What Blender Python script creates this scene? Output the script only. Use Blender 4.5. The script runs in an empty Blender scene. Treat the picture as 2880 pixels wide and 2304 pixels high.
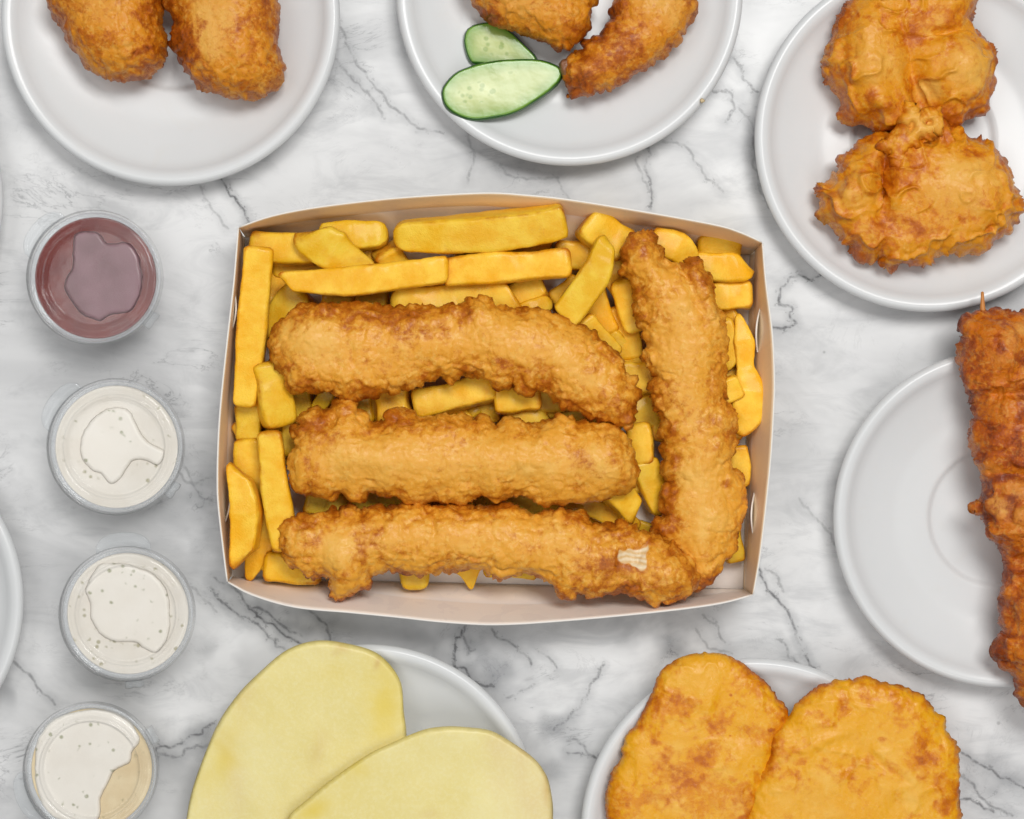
import bpy, math, random
import numpy as np
from mathutils import Vector

random.seed(7)
rng = np.random.default_rng(7)
scene = bpy.context.scene
col = scene.collection

# ------------------------------------------------------------------ camera
H = 1.0                       # lens height above the table top, metres
WPX, HPX = 2880.0, 2304.0
S = 0.496 / WPX               # metres per photograph pixel on the table top
cam_d = bpy.data.cameras.new("camera")
cam_d.sensor_width = 36.0
cam_d.lens = 36.0 * H / 0.496
cam_d.clip_start = 0.02
cam_d.clip_end = 20.0
cam = bpy.data.objects.new("camera", cam_d)
cam.location = (0, 0, H)
col.objects.link(cam)
scene.camera = cam

# ------------------------------------------------------------------ world and lamps
world = bpy.data.worlds.new("World")
scene.world = world
world.use_nodes = True
bg = world.node_tree.nodes["Background"]
bg.inputs[0].default_value = (0.94, 0.97, 1.0, 1)
bg.inputs[1].default_value = 0.19


def area(name, loc, size, power, color, aim=(0, 0, 0), size_y=None):
    d = bpy.data.lights.new(name, 'AREA')
    d.shape = 'RECTANGLE'
    d.size = size
    d.size_y = size_y or size
    d.energy = power
    d.color = color
    o = bpy.data.objects.new(name, d)
    o.location = loc
    o.rotation_euler = (Vector(aim) - Vector(loc)).to_track_quat('-Z', 'Y').to_euler()
    col.objects.link(o)
    return o


area("ceiling_light_panel", (0.32, 0.62, 1.7), 0.8, 25.0, (1.0, 0.992, 0.972), size_y=0.5)
area("ceiling_light_panel", (-0.80, 0.35, 1.7), 0.9, 7.5, (1.0, 0.992, 0.98))
area("ceiling_light_panel", (0.20, -0.85, 1.6), 1.0, 9.5, (1.0, 0.992, 0.98))

scene.view_settings.view_transform = 'Standard'
scene.view_settings.look = 'None'
scene.view_settings.exposure = -0.25
scene.view_settings.gamma = 1.0


# ------------------------------------------------------------------ helpers
def P(x, y, z=0.0):
    """Photograph pixel seen at height z -> place in the room."""
    k = (H - z) / H * S
    return np.stack([(np.asarray(x, float) - WPX / 2) * k,
                     (HPX / 2 - np.asarray(y, float)) * k,
                     np.zeros_like(np.asarray(x, float)) + z], axis=-1)


def tag(o, label=None, cat=None, group=None, kind=None):
    if label:
        o['label'] = label
    if cat:
        o['category'] = cat
    if group:
        o['group'] = group
    if kind:
        o['kind'] = kind
    return o


def empty(name, loc=(0, 0, 0)):
    o = bpy.data.objects.new(name, None)
    o.location = loc
    o.empty_display_size = 0.01
    col.objects.link(o)
    return o


def build(name, V, quads, mat, parent=None, tone=None, smooth=True, origin=None, mats=None, fmat=None, tris=None):
    """One mesh object. V are room coordinates."""
    V = np.asarray(V, float)
    me = bpy.data.meshes.new(name)
    quads = np.asarray(quads, np.int32).reshape(-1, 4)
    nq = len(quads)
    loops = quads.reshape(-1)
    starts = np.arange(nq, dtype=np.int32) * 4
    if tris is not None and len(tris):
        tris = np.asarray(tris, np.int32).reshape(-1, 3)
        starts = np.concatenate([starts, nq * 4 + np.arange(len(tris), dtype=np.int32) * 3])
        loops = np.concatenate([loops, tris.reshape(-1)])
    if origin is None:
        if parent is None:
            origin = (float(V[:, 0].mean()), float(V[:, 1].mean()), float(V[:, 2].min()))
        else:
            origin = tuple(parent_world(parent))
    Vl = V - np.array(origin)
    me.vertices.add(len(V))
    me.vertices.foreach_set("co", Vl.astype(np.float32).reshape(-1))
    me.loops.add(len(loops))
    me.loops.foreach_set("vertex_index", loops.astype(np.int32))
    me.polygons.add(len(starts))
    me.polygons.foreach_set("loop_start", starts.astype(np.int32))
    if fmat is not None:
        me.polygons.foreach_set("material_index", np.asarray(fmat, np.int32))
    me.update(calc_edges=True)
    me.validate()
    me.polygons.foreach_set("use_smooth", np.full(len(me.polygons), bool(smooth)))
    if tone is not None:
        a = me.color_attributes.new("tone", 'FLOAT_COLOR', 'POINT')
        c = np.ones((len(V), 4), np.float32)
        c[:, :3] = tone
        a.data.foreach_set("color", c.reshape(-1))
    for m in (mats or [mat]):
        me.materials.append(m)
    o = bpy.data.objects.new(name, me)
    col.objects.link(o)
    if parent is not None:
        o.parent = parent
        o.location = np.array(origin) - parent_world(parent)
    else:
        o.location = origin
    return o


def parent_world(o):
    w = np.zeros(3)
    while o is not None:
        w += np.array(o.location)
        o = o.parent
    return w


# ---- lattice noise in numpy
_perm = rng.permutation(4096).astype(np.int64)
_val = rng.uniform(-1, 1, 4096)


def _hash(ix, iy, iz):
    return _perm[(_perm[(_perm[ix & 4095] + iy) & 4095] + iz) & 4095]


def noise(p, scale, seed=0):
    q = p / scale + seed * 17.31
    i = np.floor(q).astype(np.int64)
    f = q - i
    f = f * f * f * (f * (f * 6 - 15) + 10)
    r = 0
    for dx in (0, 1):
        wx = f[:, 0] if dx else 1 - f[:, 0]
        for dy in (0, 1):
            wy = f[:, 1] if dy else 1 - f[:, 1]
            for dz in (0, 1):
                wz = f[:, 2] if dz else 1 - f[:, 2]
                r = r + wx * wy * wz * _val[_hash(i[:, 0] + dx, i[:, 1] + dy, i[:, 2] + dz)]
    return r


def fbm(p, scale, octs=4, seed=0):
    r, a = 0, 1.0
    for k in range(octs):
        r = r + a * noise(p, scale / 2 ** k, seed + k)
        a *= 0.5
    return r


def cells(p, scale, seed=0):
    """distance to the nearest of one random point per lattice cell"""
    q = p / scale + seed * 9.7
    i = np.floor(q).astype(np.int64)
    best = np.full(len(p), 9.0)
    for dx in (-1, 0, 1):
        for dy in (-1, 0, 1):
            for dz in (-1, 0, 1):
                c = i + np.array([dx, dy, dz])
                h = _hash(c[:, 0], c[:, 1], c[:, 2])
                px = c[:, 0] + 0.5 + 0.42 * _val[h]
                py = c[:, 1] + 0.5 + 0.42 * _val[(h + 1231) & 4095]
                pz = c[:, 2] + 0.5 + 0.42 * _val[(h + 2777) & 4095]
                d = (q[:, 0] - px) ** 2 + (q[:, 1] - py) ** 2 + (q[:, 2] - pz) ** 2
                best = np.minimum(best, d)
    return np.sqrt(best)


def smooth_closed(pts, sub=5):
    p = np.asarray(pts, float)
    n = len(p)
    out = []
    for i in range(n):
        p0, p1, p2, p3 = p[(i - 1) % n], p[i], p[(i + 1) % n], p[(i + 2) % n]
        for t in np.arange(sub) / sub:
            out.append(0.5 * ((2 * p1) + (-p0 + p2) * t + (2 * p0 - 5 * p1 + 4 * p2 - p3) * t * t + (-p0 + 3 * p1 - 3 * p2 + p3) * t ** 3))
    return np.array(out)


def smooth_open(pts, n):
    p = np.asarray(pts, float)
    p = np.vstack([2 * p[0] - p[1], p, 2 * p[-1] - p[-2]])
    seg = len(p) - 3
    out = []
    for u in np.linspace(0, seg - 1e-9, n):
        i = int(u)
        t = u - i
        p0, p1, p2, p3 = p[i], p[i + 1], p[i + 2], p[i + 3]
        out.append(0.5 * ((2 * p1) + (-p0 + p2) * t + (2 * p0 - 5 * p1 + 4 * p2 - p3) * t * t + (-p0 + 3 * p1 - 3 * p2 + p3) * t ** 3))
    return np.array(out)


def resample(poly, step):
    p = np.vstack([poly, poly[:1]])
    d = np.r_[0, np.cumsum(np.linalg.norm(np.diff(p, axis=0), axis=1))]
    n = max(12, int(d[-1] / step))
    s = np.arange(n) / n * d[-1]
    return np.stack([np.interp(s, d, p[:, 0]), np.interp(s, d, p[:, 1])], 1)


def sdf(poly, X, Y):
    """signed distance, positive inside"""
    shp = X.shape
    x = X.reshape(-1).astype(np.float32)
    y = Y.reshape(-1).astype(np.float32)
    best = np.full(x.shape, 1e12, np.float32)
    inside = np.zeros(x.shape, bool)
    n = len(poly)
    for i in range(n):
        ax, ay = poly[i]
        bx, by = poly[(i + 1) % n]
        ex, ey = bx - ax, by - ay
        L = ex * ex + ey * ey + 1e-9
        t = np.clip(((x - ax) * ex + (y - ay) * ey) / L, 0, 1)
        d = (x - ax - t * ex) ** 2 + (y - ay - t * ey) ** 2
        best = np.minimum(best, d)
        if ay != by:
            c = ((y >= min(ay, by)) & (y < max(ay, by)))
            xi = ax + (y - ay) * ex / ey
            inside ^= (c & (x < xi))
    d = np.sqrt(best)
    return np.where(inside, d, -d).reshape(shp)


def inflate(name, outline, z, top, bot, mat, parent=None, edge=None, h=3.2, jag=(0, 0), disp=None,
            bumps=(), paint=None, flat=1.0, seed=1, smoothq=30, sub=5, brown_edge=1.0, tilt=None, fringe=1.0, curl=None):
    """A solid body whose outline (photograph pixels) is given: rises by `top`
    and sinks by `bot` metres from mid height z, rounding over `edge` pixels."""
    poly = resample(smooth_closed(outline, sub), 11 if jag[0] else 16)
    if jag[0]:
        q = np.c_[poly, np.full(len(poly), seed * 3.3)]
        nx = np.roll(poly, -1, 0) - np.roll(poly, 1, 0)
        nx = np.c_[nx[:, 1], -nx[:, 0]] / (np.linalg.norm(nx, axis=1)[:, None] + 1e-6)
        a = noise(q, jag[1], seed) + 0.7 * noise(q, jag[1] * 0.45, seed + 3)
        poly = poly + nx * (jag[0] * a)[:, None]
    lo, hi = poly.min(0) - 3 * h, poly.max(0) + 3 * h
    gx = np.arange(lo[0], hi[0], h)
    gy = np.arange(lo[1], hi[1], h)
    X, Y = np.meshgrid(gx, gy)
    sd = sdf(poly, X, Y)
    # slight random shift of the lattice so that rows never show
    used_c = (sd > -0.3 * h)
    cell = used_c[:-1, :-1] & used_c[1:, :-1] & used_c[:-1, 1:] & used_c[1:, 1:]
    cnt = np.zeros(X.shape, int)
    cnt[:-1, :-1] += cell
    cnt[1:, :-1] += cell
    cnt[:-1, 1:] += cell
    cnt[1:, 1:] += cell
    used = cnt > 0
    border = used & (cnt < 4)
    gyy, gxx = np.gradient(sd, h)
    gl = np.sqrt(gxx ** 2 + gyy ** 2) + 1e-6
    Xs = np.where(border, X - sd * gxx / gl, X)
    Ys = np.where(border, Y - sd * gyy / gl, Y)
    w = edge or max(float(sd.max()), 1.0)
    u = np.clip(sd / w, 0, 1)
    q = 1 - (1 - u) ** (2.0 * flat)
    q = np.where(border | ~used, 0, q)
    act = used & ~border
    for _ in range(smoothq):
        m = (np.roll(q, 1, 0) + np.roll(q, -1, 0) + np.roll(q, 1, 1) + np.roll(q, -1, 1)) / 4
        q = np.where(act, m, 0)
    hgt = np.sqrt(np.clip(q, 0, 1))
    hgt = hgt / (hgt.max() + 1e-9)
    zz = np.full(X.shape, float(z))
    if tilt is not None:                      # (x0,y0,dz0, x1,y1,dz1): height runs along this line
        x0, y0, d0, x1, y1, d1 = tilt
        t = ((X - x0) * (x1 - x0) + (Y - y0) * (y1 - y0)) / ((x1 - x0) ** 2 + (y1 - y0) ** 2)
        zz = zz + d0 + (d1 - d0) * np.clip(t, -0.2, 1.2)
    extra = np.zeros(X.shape)
    for (bx, by, rx, ry, ang, amp) in bumps:
        ca, sa = math.cos(math.radians(ang)), math.sin(math.radians(ang))
        dx, dy = X - bx, Y - by
        a = (dx * ca + dy * sa) / rx
        b = (-dx * sa + dy * ca) / ry
        extra += amp * np.exp(-(a * a + b * b)) * np.clip(hgt * 1.6, 0, 1)
    idt = -np.ones(X.shape, int)
    idt[used] = np.arange(used.sum())
    idb = idt.copy()
    nb = act.sum()
    idb[act] = used.sum() + np.arange(nb)
    ztop = zz + top * hgt + extra
    zbot = zz - bot * hgt
    ztop = np.where(border, zz, ztop)
    xs = np.r_[Xs[used], Xs[act]]
    ys = np.r_[Ys[used], Ys[act]]
    zs = np.r_[ztop[used], zbot[act]]
    hg = np.r_[hgt[used], hgt[act]]
    istop = np.r_[np.ones(used.sum()), np.zeros(nb)]
    k = (H - z) / H * S
    V = np.stack([(xs - WPX / 2) * k, (HPX / 2 - ys) * k, zs], 1)
    c = np.argwhere(cell)
    r0, c0 = c[:, 0], c[:, 1]
    qt = np.stack([idt[r0, c0], idt[r0 + 1, c0], idt[r0 + 1, c0 + 1], idt[r0, c0 + 1]], 1)
    qb = np.stack([idb[r0, c0], idb[r0, c0 + 1], idb[r0 + 1, c0 + 1], idb[r0 + 1, c0]], 1)
    Q = np.vstack([qt, qb])
    px = np.stack([xs, ys, zs / S], 1)        # in pixels, for the noises
    dv = np.zeros(len(V))
    tone = np.zeros((len(V), 3))
    if disp is not None:
        e1, e2 = V[Q[:, 2]] - V[Q[:, 0]], V[Q[:, 3]] - V[Q[:, 1]]
        fn = np.cross(e1, e2)
        N = np.zeros_like(V)
        for j in range(4):
            np.add.at(N, Q[:, j], fn)
        N /= (np.linalg.norm(N, axis=1)[:, None] + 1e-12)
        dv, tone = disp(px, hg, istop, seed, brown_edge, fringe)
        V = V + N * (dv * S)[:, None]
    if paint is not None:
        tone = paint(px, tone, hg)
    return build(name, V, Q, mat, parent, tone=tone)


def batter(amp=1.0, big=1.0, knob=1.0, knob_size=26.0, wrinkle=0.0, ridge=1.0):
    """blistered frying batter: big swells, puckers and edge knobs (pixels)"""
    def f(p, hg, istop, seed, brown_edge, fringe):
        warp = np.stack([noise(p, 40, seed + 11), noise(p, 40, seed + 12), noise(p, 40, seed + 13)], 1) * 12
        q = p + warp
        swell = fbm(p, 120, 2, seed)
        bil = np.abs(noise(q, 34, seed + 20)) + 0.5 * np.abs(noise(q, 17, seed + 21))
        c1 = cells(q, knob_size, seed + 5)
        kn = np.clip(0.72 - c1, 0, 1) ** 0.7
        c2 = cells(q, 11, seed + 6)
        kn2 = np.clip(0.6 - c2, 0, 1)
        fine = fbm(p, 11, 2, seed + 8)
        em = np.clip(1 - hg, 0, 1) ** 0.8
        em = np.where(istop > 0.5, em, 1.0)
        patch = np.clip(0.5 + 1.2 * noise(p, 95, seed + 31), 0.12, 1)
        d = 6.0 * big * swell
        d += amp * (10.0 * bil * (0.30 + 0.95 * em * fringe) * (0.4 + patch) - 3.0)
        d += knob * (11.0 * kn * (0.10 + 0.95 * em * fringe) + 2.6 * kn2 * (0.12 + 0.5 * patch + 0.5 * em))
        d += fine * (0.5 + 0.8 * em)
        rg = np.clip(1 - np.abs(noise(q, 30, seed + 91)) * 2.6, 0, 1) ** 1.6 * np.clip(0.4 + noise(p, 50, seed + 92) * 1.3, 0, 1)
        d += ridge * 7.0 * rg * (0.12 + 1.0 * em * fringe)
        if wrinkle:
            d += wrinkle * (1 - np.abs(noise(q, 60, seed + 41)) * 3.0).clip(0, 1) ** 1.5 * 13 * np.clip(0.5 + 1.4 * noise(p, 90, seed + 43), 0, 1)
        crease = np.clip(1 - (bil * 2.4), 0, 1)
        tone = np.zeros((len(p), 3))
        br = 0.28 + 0.42 * fbm(p, 110, 3, seed + 51) + 0.34 * fbm(q, 26, 3, seed + 52)
        br += brown_edge * (0.55 * em ** 2.0 * (1 + 0.8 * noise(p, 45, seed + 57)) - 0.10) + 0.22 * crease - 0.30 * kn * (1 - em)
        tone[:, 0] = np.clip(br, 0, 1)
        tone[:, 1] = np.clip(0.9 * fbm(p, 75, 3, seed + 61) - 0.10 - 0.7 * em, 0, 1)
        tone[:, 2] = np.clip(0.5 + 0.5 * noise(q, 9, seed + 71), 0, 1)
        return d, tone
    return f


def spots(lst, polys=()):
    """lst: (x, y, rx, ry, angle, brown+, pale+); polys: outlines where the flesh is bare"""
    pp = [smooth_closed(a, 3) for a in polys]

    def f(px, tone, hg):
        for (x, y, rx, ry, ang, b, pl) in lst:
            ca, sa = math.cos(math.radians(ang)), math.sin(math.radians(ang))
            dx, dy = px[:, 0] - x, px[:, 1] - y
            wob = 1 + 0.35 * noise(px, 40, 77)
            r = np.sqrt(((dx * ca + dy * sa) / rx) ** 2 + ((-dx * sa + dy * ca) / ry) ** 2) * wob
            g = np.clip(1.35 - r, 0, 1)
            g = g * g * (3 - 2 * g)
            tone[:, 0] = np.clip(tone[:, 0] + b * g, 0, 1)
            tone[:, 1] = np.clip(tone[:, 1] + pl * g, 0, 1)
        for a in pp:
            q = px + np.stack([noise(px, 14, 5), noise(px, 14, 6), 0 * px[:, 0]], 1) * 5
            d = sdf(a, q[:, 0], q[:, 1])
            m = np.clip(d / 9 + 0.35, 0, 1) * (hg > 0.2)
            rim_ = np.clip(1 - np.abs(d + 3) / 9, 0, 1)
            tone[:, 0] = np.clip(tone[:, 0] + 0.35 * rim_, 0, 1)
            tone[:, 2] = np.where(m > 0, 0.5 * (1 - m) + 2.0 * m, tone[:, 2])
        return tone
    return f


# ------------------------------------------------------------------ materials
class NT:
    def __init__(self, name):
        self.m = bpy.data.materials.new(name)
        self.m.use_nodes = True
        self.n = self.m.node_tree.nodes
        self.l = self.m.node_tree.links
        self.b = self.n["Principled BSDF"]
        self.out = self.n["Material Output"]

    def node(self, t, **kw):
        n = self.n.new(t)
        for k, v in kw.items():
            if k in n.inputs.keys():
                n.inputs[k].default_value = v
            else:
                setattr(n, k, v)
        return n

    def link(self, a, b):
        self.l.new(a, b)

    def tex(self, scale, detail=4, rough=0.55, vec=None, dist=0.0):
        n = self.node('ShaderNodeTexNoise')
        n.inputs['Scale'].default_value = scale
        n.inputs['Detail'].default_value = detail
        n.inputs['Roughness'].default_value = rough
        n.inputs['Distortion'].default_value = dist
        if vec is None:
            vec = self.coord()
        self.link(vec, n.inputs['Vector'])
        return n.outputs['Fac']

    def coord(self):
        if not hasattr(self, '_c'):
            g = self.node('ShaderNodeNewGeometry')
            self._c = g.outputs['Position']
        return self._c

    def math(self, op, a, b=None, clamp=False):
        n = self.node('ShaderNodeMath', operation=op, use_clamp=clamp)
        for i, v in enumerate((a, b)):
            if v is None:
                continue
            if isinstance(v, (int, float)):
                n.inputs[i].default_value = v
            else:
                self.link(v, n.inputs[i])
        return n.outputs[0]

    def range(self, v, a, b, c=0.0, d=1.0, smooth=True):
        n = self.node('ShaderNodeMapRange')
        if smooth:
            n.interpolation_type = 'SMOOTHSTEP'
        self.link(v, n.inputs[0])
        for i, x in enumerate((a, b, c, d)):
            n.inputs[i + 1].default_value = x
        return n.outputs[0]

    def mix(self, f, a, b):
        n = self.node('ShaderNodeMix', data_type='RGBA')
        if isinstance(f, (int, float)):
            n.inputs[0].default_value = f
        else:
            self.link(f, n.inputs[0])
        for i, v in ((6, a), (7, b)):
            if isinstance(v, tuple):
                n.inputs[i].default_value = (*v, 1)
            else:
                self.link(v, n.inputs[i])
        return n.outputs[2]

    def bump(self, h, strength, dist):
        n = self.node('ShaderNodeBump')
        n.inputs['Strength'].default_value = strength
        n.inputs['Distance'].default_value = dist
        self.link(h, n.inputs['Height'])
        self.link(n.outputs[0], self.b.inputs['Normal'])

    def tone(self):
        a = self.node('ShaderNodeAttribute', attribute_name='tone')
        s = self.node('ShaderNodeSeparateColor')
        self.link(a.outputs['Color'], s.inputs[0])
        return s.outputs[0], s.outputs[1], s.outputs[2]

    def set(self, **kw):
        for k, v in kw.items():
            k = k.replace('_', ' ')
            self.b.inputs[k].default_value = v


def batter_mat(name, pale, mid, brown, dark, rough=0.36, sss=0.04, shift=0.0, bump=0.42, mott=1.0, pale_mott=0.42):
    t = NT(name)
    r, g, b = t.tone()
    n0 = t.tex(150, 4, 0.6, None, 0.8)
    n1 = t.tex(430, 5, 0.68, None, 0.6)
    n2 = t.tex(1500, 3, 0.65)
    v = t.node('ShaderNodeTexVoronoi')
    v.feature = 'SMOOTH_F1'
    v.inputs['Scale'].default_value = 330
    wv = t.node('ShaderNodeMixRGB', blend_type='ADD')
    wv.inputs[0].default_value = 1.0
    nn = t.node('ShaderNodeTexNoise')
    nn.inputs['Scale'].default_value = 260
    t.link(t.coord(), nn.inputs['Vector'])
    sc = t.node('ShaderNodeVectorMath', operation='SCALE')
    sc.inputs['Scale'].default_value = 0.006
    t.link(nn.outputs['Color'], sc.inputs[0])
    t.link(t.coord(), wv.inputs[1])
    t.link(sc.outputs[0], wv.inputs[2])
    t.link(wv.outputs[0], v.inputs['Vector'])
    vd = v.outputs['Distance']
    f = t.math('ADD', r, t.math('MULTIPLY', t.math('SUBTRACT', n0, 0.5), 1.0))
    f = t.math('ADD', f, t.math('MULTIPLY', t.math('SUBTRACT', n1, 0.5), 1.35 * mott))
    f = t.math('ADD', f, t.math('MULTIPLY', t.math('SUBTRACT', n2, 0.5), 0.55))
    f = t.math('ADD', f, t.math('MULTIPLY', t.math('SUBTRACT', vd, 0.42), 0.35 * mott))
    f = t.math('ADD', f, shift)
    c = t.mix(t.range(f, -0.05, 0.42), pale, mid)
    c = t.mix(t.range(f, 0.36, 0.85), c, brown)
    c = t.mix(t.range(f, 0.85, 1.4), c, dark)
    light = tuple(min(1, 0.55 * x + 0.45 * y) for x, y in zip(pale, (0.90, 0.62, 0.17)))
    gg = t.math('MULTIPLY', g, t.range(f, -0.1, 0.75, 1.0, 0.15))
    c = t.mix(t.math('MULTIPLY', gg, 0.8), c, light)
    m1 = t.tex(210, 4, 0.62, None, 1.2)
    m2 = t.tex(520, 4, 0.6, None, 0.8)
    pm = t.math('MULTIPLY', t.range(t.math('ADD', t.math('MULTIPLY', m1, 0.6), t.math('MULTIPLY', m2, 0.4)), 0.50, 0.62), t.range(f, 0.1, 0.95, 1.0, 0.1))
    c = t.mix(t.math('MULTIPLY', pm, pale_mott), c, light)
    # bare flesh (third channel above one)
    fl = t.range(t.math('ADD', b, t.math('MULTIPLY', t.math('SUBTRACT', n1, 0.5), 0.9)), 1.0, 1.9)
    w = t.node('ShaderNodeTexWave')
    w.inputs['Scale'].default_value = 110
    w.inputs['Distortion'].default_value = 6
    w.inputs['Detail'].default_value = 4
    w.bands_direction = 'Y'
    t.link(t.coord(), w.inputs['Vector'])
    flc = t.mix(w.outputs['Fac'], (0.70, 0.45, 0.20), (0.80, 0.64, 0.42))
    c = t.mix(fl, c, flc)
    t.link(c, t.b.inputs['Base Color'])
    t.set(Subsurface_Weight=sss, Subsurface_Scale=0.002)
    t.link(t.range(n1, 0.3, 0.7, rough - 0.08, rough + 0.14), t.b.inputs['Roughness'])
    t.b.inputs['Subsurface Radius'].default_value = (1.0, 0.45, 0.15)
    t.b.inputs['Specular IOR Level'].default_value = 0.26
    t.set(Coat_Weight=0.10, Coat_Roughness=0.18)
    hgt = t.math('ADD', t.math('MULTIPLY', n1, 1.1), t.math('MULTIPLY', n2, 0.4))
    hgt = t.math('SUBTRACT', hgt, t.math('MULTIPLY', vd, 0.30))
    t.bump(hgt, bump, 0.0012)
    return t.m


M = {}
M['fish'] = batter_mat("fish_batter", (0.7736, 0.3428, 0.0323), (0.6253, 0.2246, 0.0121), (0.4324, 0.1113, 0.0039), (0.1929, 0.0391, 0.0018), bump=0.30, mott=1.15, pale_mott=0.62, shift=-0.07)
M['fritter'] = batter_mat("fritter_batter", (0.7027, 0.2590, 0.0111), (0.5488, 0.1581, 0.0047), (0.3734, 0.0795, 0.0020), (0.1431, 0.0272, 0.0010), bump=0.55, mott=1.25, pale_mott=0.55)
M['squid'] = batter_mat("squid_batter", (0.7140, 0.2820, 0.0101), (0.5952, 0.1695, 0.0030), (0.4367, 0.0942, 0.0014), (0.2382, 0.0388, 0.0006), 0.3, bump=0.4, shift=-0.05)
M['scallop'] = batter_mat("potato_scallop_batter", (0.7922, 0.3650, 0.0101), (0.6880, 0.2368, 0.0030), (0.5112, 0.1281, 0.0014), (0.2709, 0.0543, 0.0008), 0.28, bump=0.3, mott=0.6, shift=-0.10)
M['skewer'] = batter_mat("satay_batter", (0.6180, 0.1646, 0.0050), (0.4164, 0.0770, 0.0023), (0.2148, 0.0320, 0.0014), (0.0744, 0.0118, 0.0006), 0.28, 0.03, bump=0.65)


def fry_mat(name, a, b, edge):
    t = NT(name)
    r, g, _ = t.tone()
    oi = t.node('ShaderNodeObjectInfo')
    n1 = t.tex(90, 4, 0.6)
    n2 = t.tex(1300, 4, 0.65)
    c = t.mix(t.range(n1, 0.32, 0.66), a, b)
    f = t.math('ADD', r, t.math('MULTIPLY', t.math('SUBTRACT', n2, 0.5), 0.45))
    f = t.math('ADD', f, t.math('MULTIPLY', t.math('SUBTRACT', t.tex(330, 4, 0.6), 0.5), 0.7))
    c = t.mix(t.range(f, 0.25, 1.0), c, edge)
    h = t.node('ShaderNodeHueSaturation')
    t.link(c, h.inputs['Color'])
    t.link(t.range(oi.outputs['Random'], 0, 1, 0.494, 0.508, False), h.inputs['Hue'])
    t.link(t.range(oi.outputs['Random'], 0, 1, 1.1, 0.9, False), h.inputs['Value'])
    t.link(h.outputs[0], t.b.inputs['Base Color'])
    t.set(Roughness=0.38, Subsurface_Weight=0.06, Subsurface_Scale=0.003, Coat_Weight=0.14, Coat_Roughness=0.16)
    t.b.inputs['Subsurface Radius'].default_value = (1.0, 0.75, 0.12)
    t.b.inputs['Specular IOR Level'].default_value = 0.22
    t.bump(t.math('ADD', n2, t.math('MULTIPLY', t.tex(420, 4), 0.9)), 0.5, 0.0007)
    return t.m


M['fry'] = fry_mat("fried_potato", (0.88, 0.565, 0.045), (0.82, 0.425, 0.008), (0.53, 0.175, 0.004))

t = NT("white_porcelain")
n = t.tex(25, 3)
v = t.node('ShaderNodeTexVoronoi')
v.inputs['Scale'].default_value = 60
t.link(t.coord(), v.inputs['Vector'])
spk = t.math('MULTIPLY', t.range(v.outputs['Distance'], 0.02, 0.05, 1.0, 0.0), t.range(t.tex(30, 2), 0.62, 0.68))
pc_ = t.mix(n, (0.66, 0.672, 0.675), (0.71, 0.718, 0.72))
pc_ = t.mix(t.math('MULTIPLY', t.range(t.tex(55, 5, 0.6, None, 1.0), 0.56, 0.70), 0.10), pc_, (0.66, 0.63, 0.56))
t.link(t.mix(t.math('MULTIPLY', spk, 0.6), pc_, (0.35, 0.27, 0.18)), t.b.inputs['Base Color'])
t.set(Roughness=0.24)
t.b.inputs['Specular IOR Level'].default_value = 0.35
t.bump(t.tex(14, 2), 0.08, 0.002)
M['plate'] = t.m

# marble: drawn vein distance and grey patches are carried on the table mesh
t = NT("white_marble")
vd, cl, amt = t.tone()
mp = t.node('ShaderNodeMapping')
mp.inputs['Rotation'].default_value = (0, 0, math.radians(38))
mp.inputs['Scale'].default_value = (1.0, 2.3, 1.0)
t.link(t.coord(), mp.inputs['Vector'])
dv = mp.outputs[0]
soft = t.tex(7, 5, 0.6, dv, 0.6)
soft2 = t.tex(22, 5, 0.65, dv, 1.0)
n_f = t.tex(160, 4, 0.7)
n_m = t.tex(45, 5, 0.7)
base = t.mix(t.range(soft, 0.30, 0.62), (0.53, 0.532, 0.537), (0.735, 0.735, 0.735))
base = t.mix(t.math('MULTIPLY', t.range(soft2, 0.46, 0.70), 0.40), base, (0.39, 0.395, 0.405))
base = t.mix(t.math('MULTIPLY', cl, 1.25, True), base, (0.27, 0.275, 0.285))
# fine natural scratches: thin level sets of two stretched noises, broken up
rid = t.math('ABSOLUTE', t.math('SUBTRACT', t.tex(11, 7, 0.68, dv, 1.3), 0.5))
rid2 = t.math('ABSOLUTE', t.math('SUBTRACT', t.tex(26, 7, 0.72, t.coord(), 0.9), 0.5))
brk = t.range(t.tex(14, 4, 0.6), 0.48, 0.66)
brk2 = t.range(t.tex(19, 4, 0.6, dv), 0.50, 0.68)
fl1 = t.math('MULTIPLY', t.range(rid, 0.0, 0.009, 1.0, 0.0), brk)
fl2 = t.math('MULTIPLY', t.range(rid2, 0.0, 0.016, 1.0, 0.0), t.math('ADD', brk2, t.math('MULTIPLY', cl, 0.5), True))
halo = t.math('MULTIPLY', t.range(rid, 0.0, 0.05, 1.0, 0.0), brk)
base = t.mix(t.math('MULTIPLY', halo, 0.22), base, (0.36, 0.365, 0.375))
base = t.mix(t.math('MULTIPLY', fl1, 0.55), base, (0.17, 0.17, 0.18))
base = t.mix(t.math('MULTIPLY', fl2, t.math('ADD', t.math('MULTIPLY', cl, 1.3), 0.12, True)), base, (0.13, 0.13, 0.14))
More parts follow.
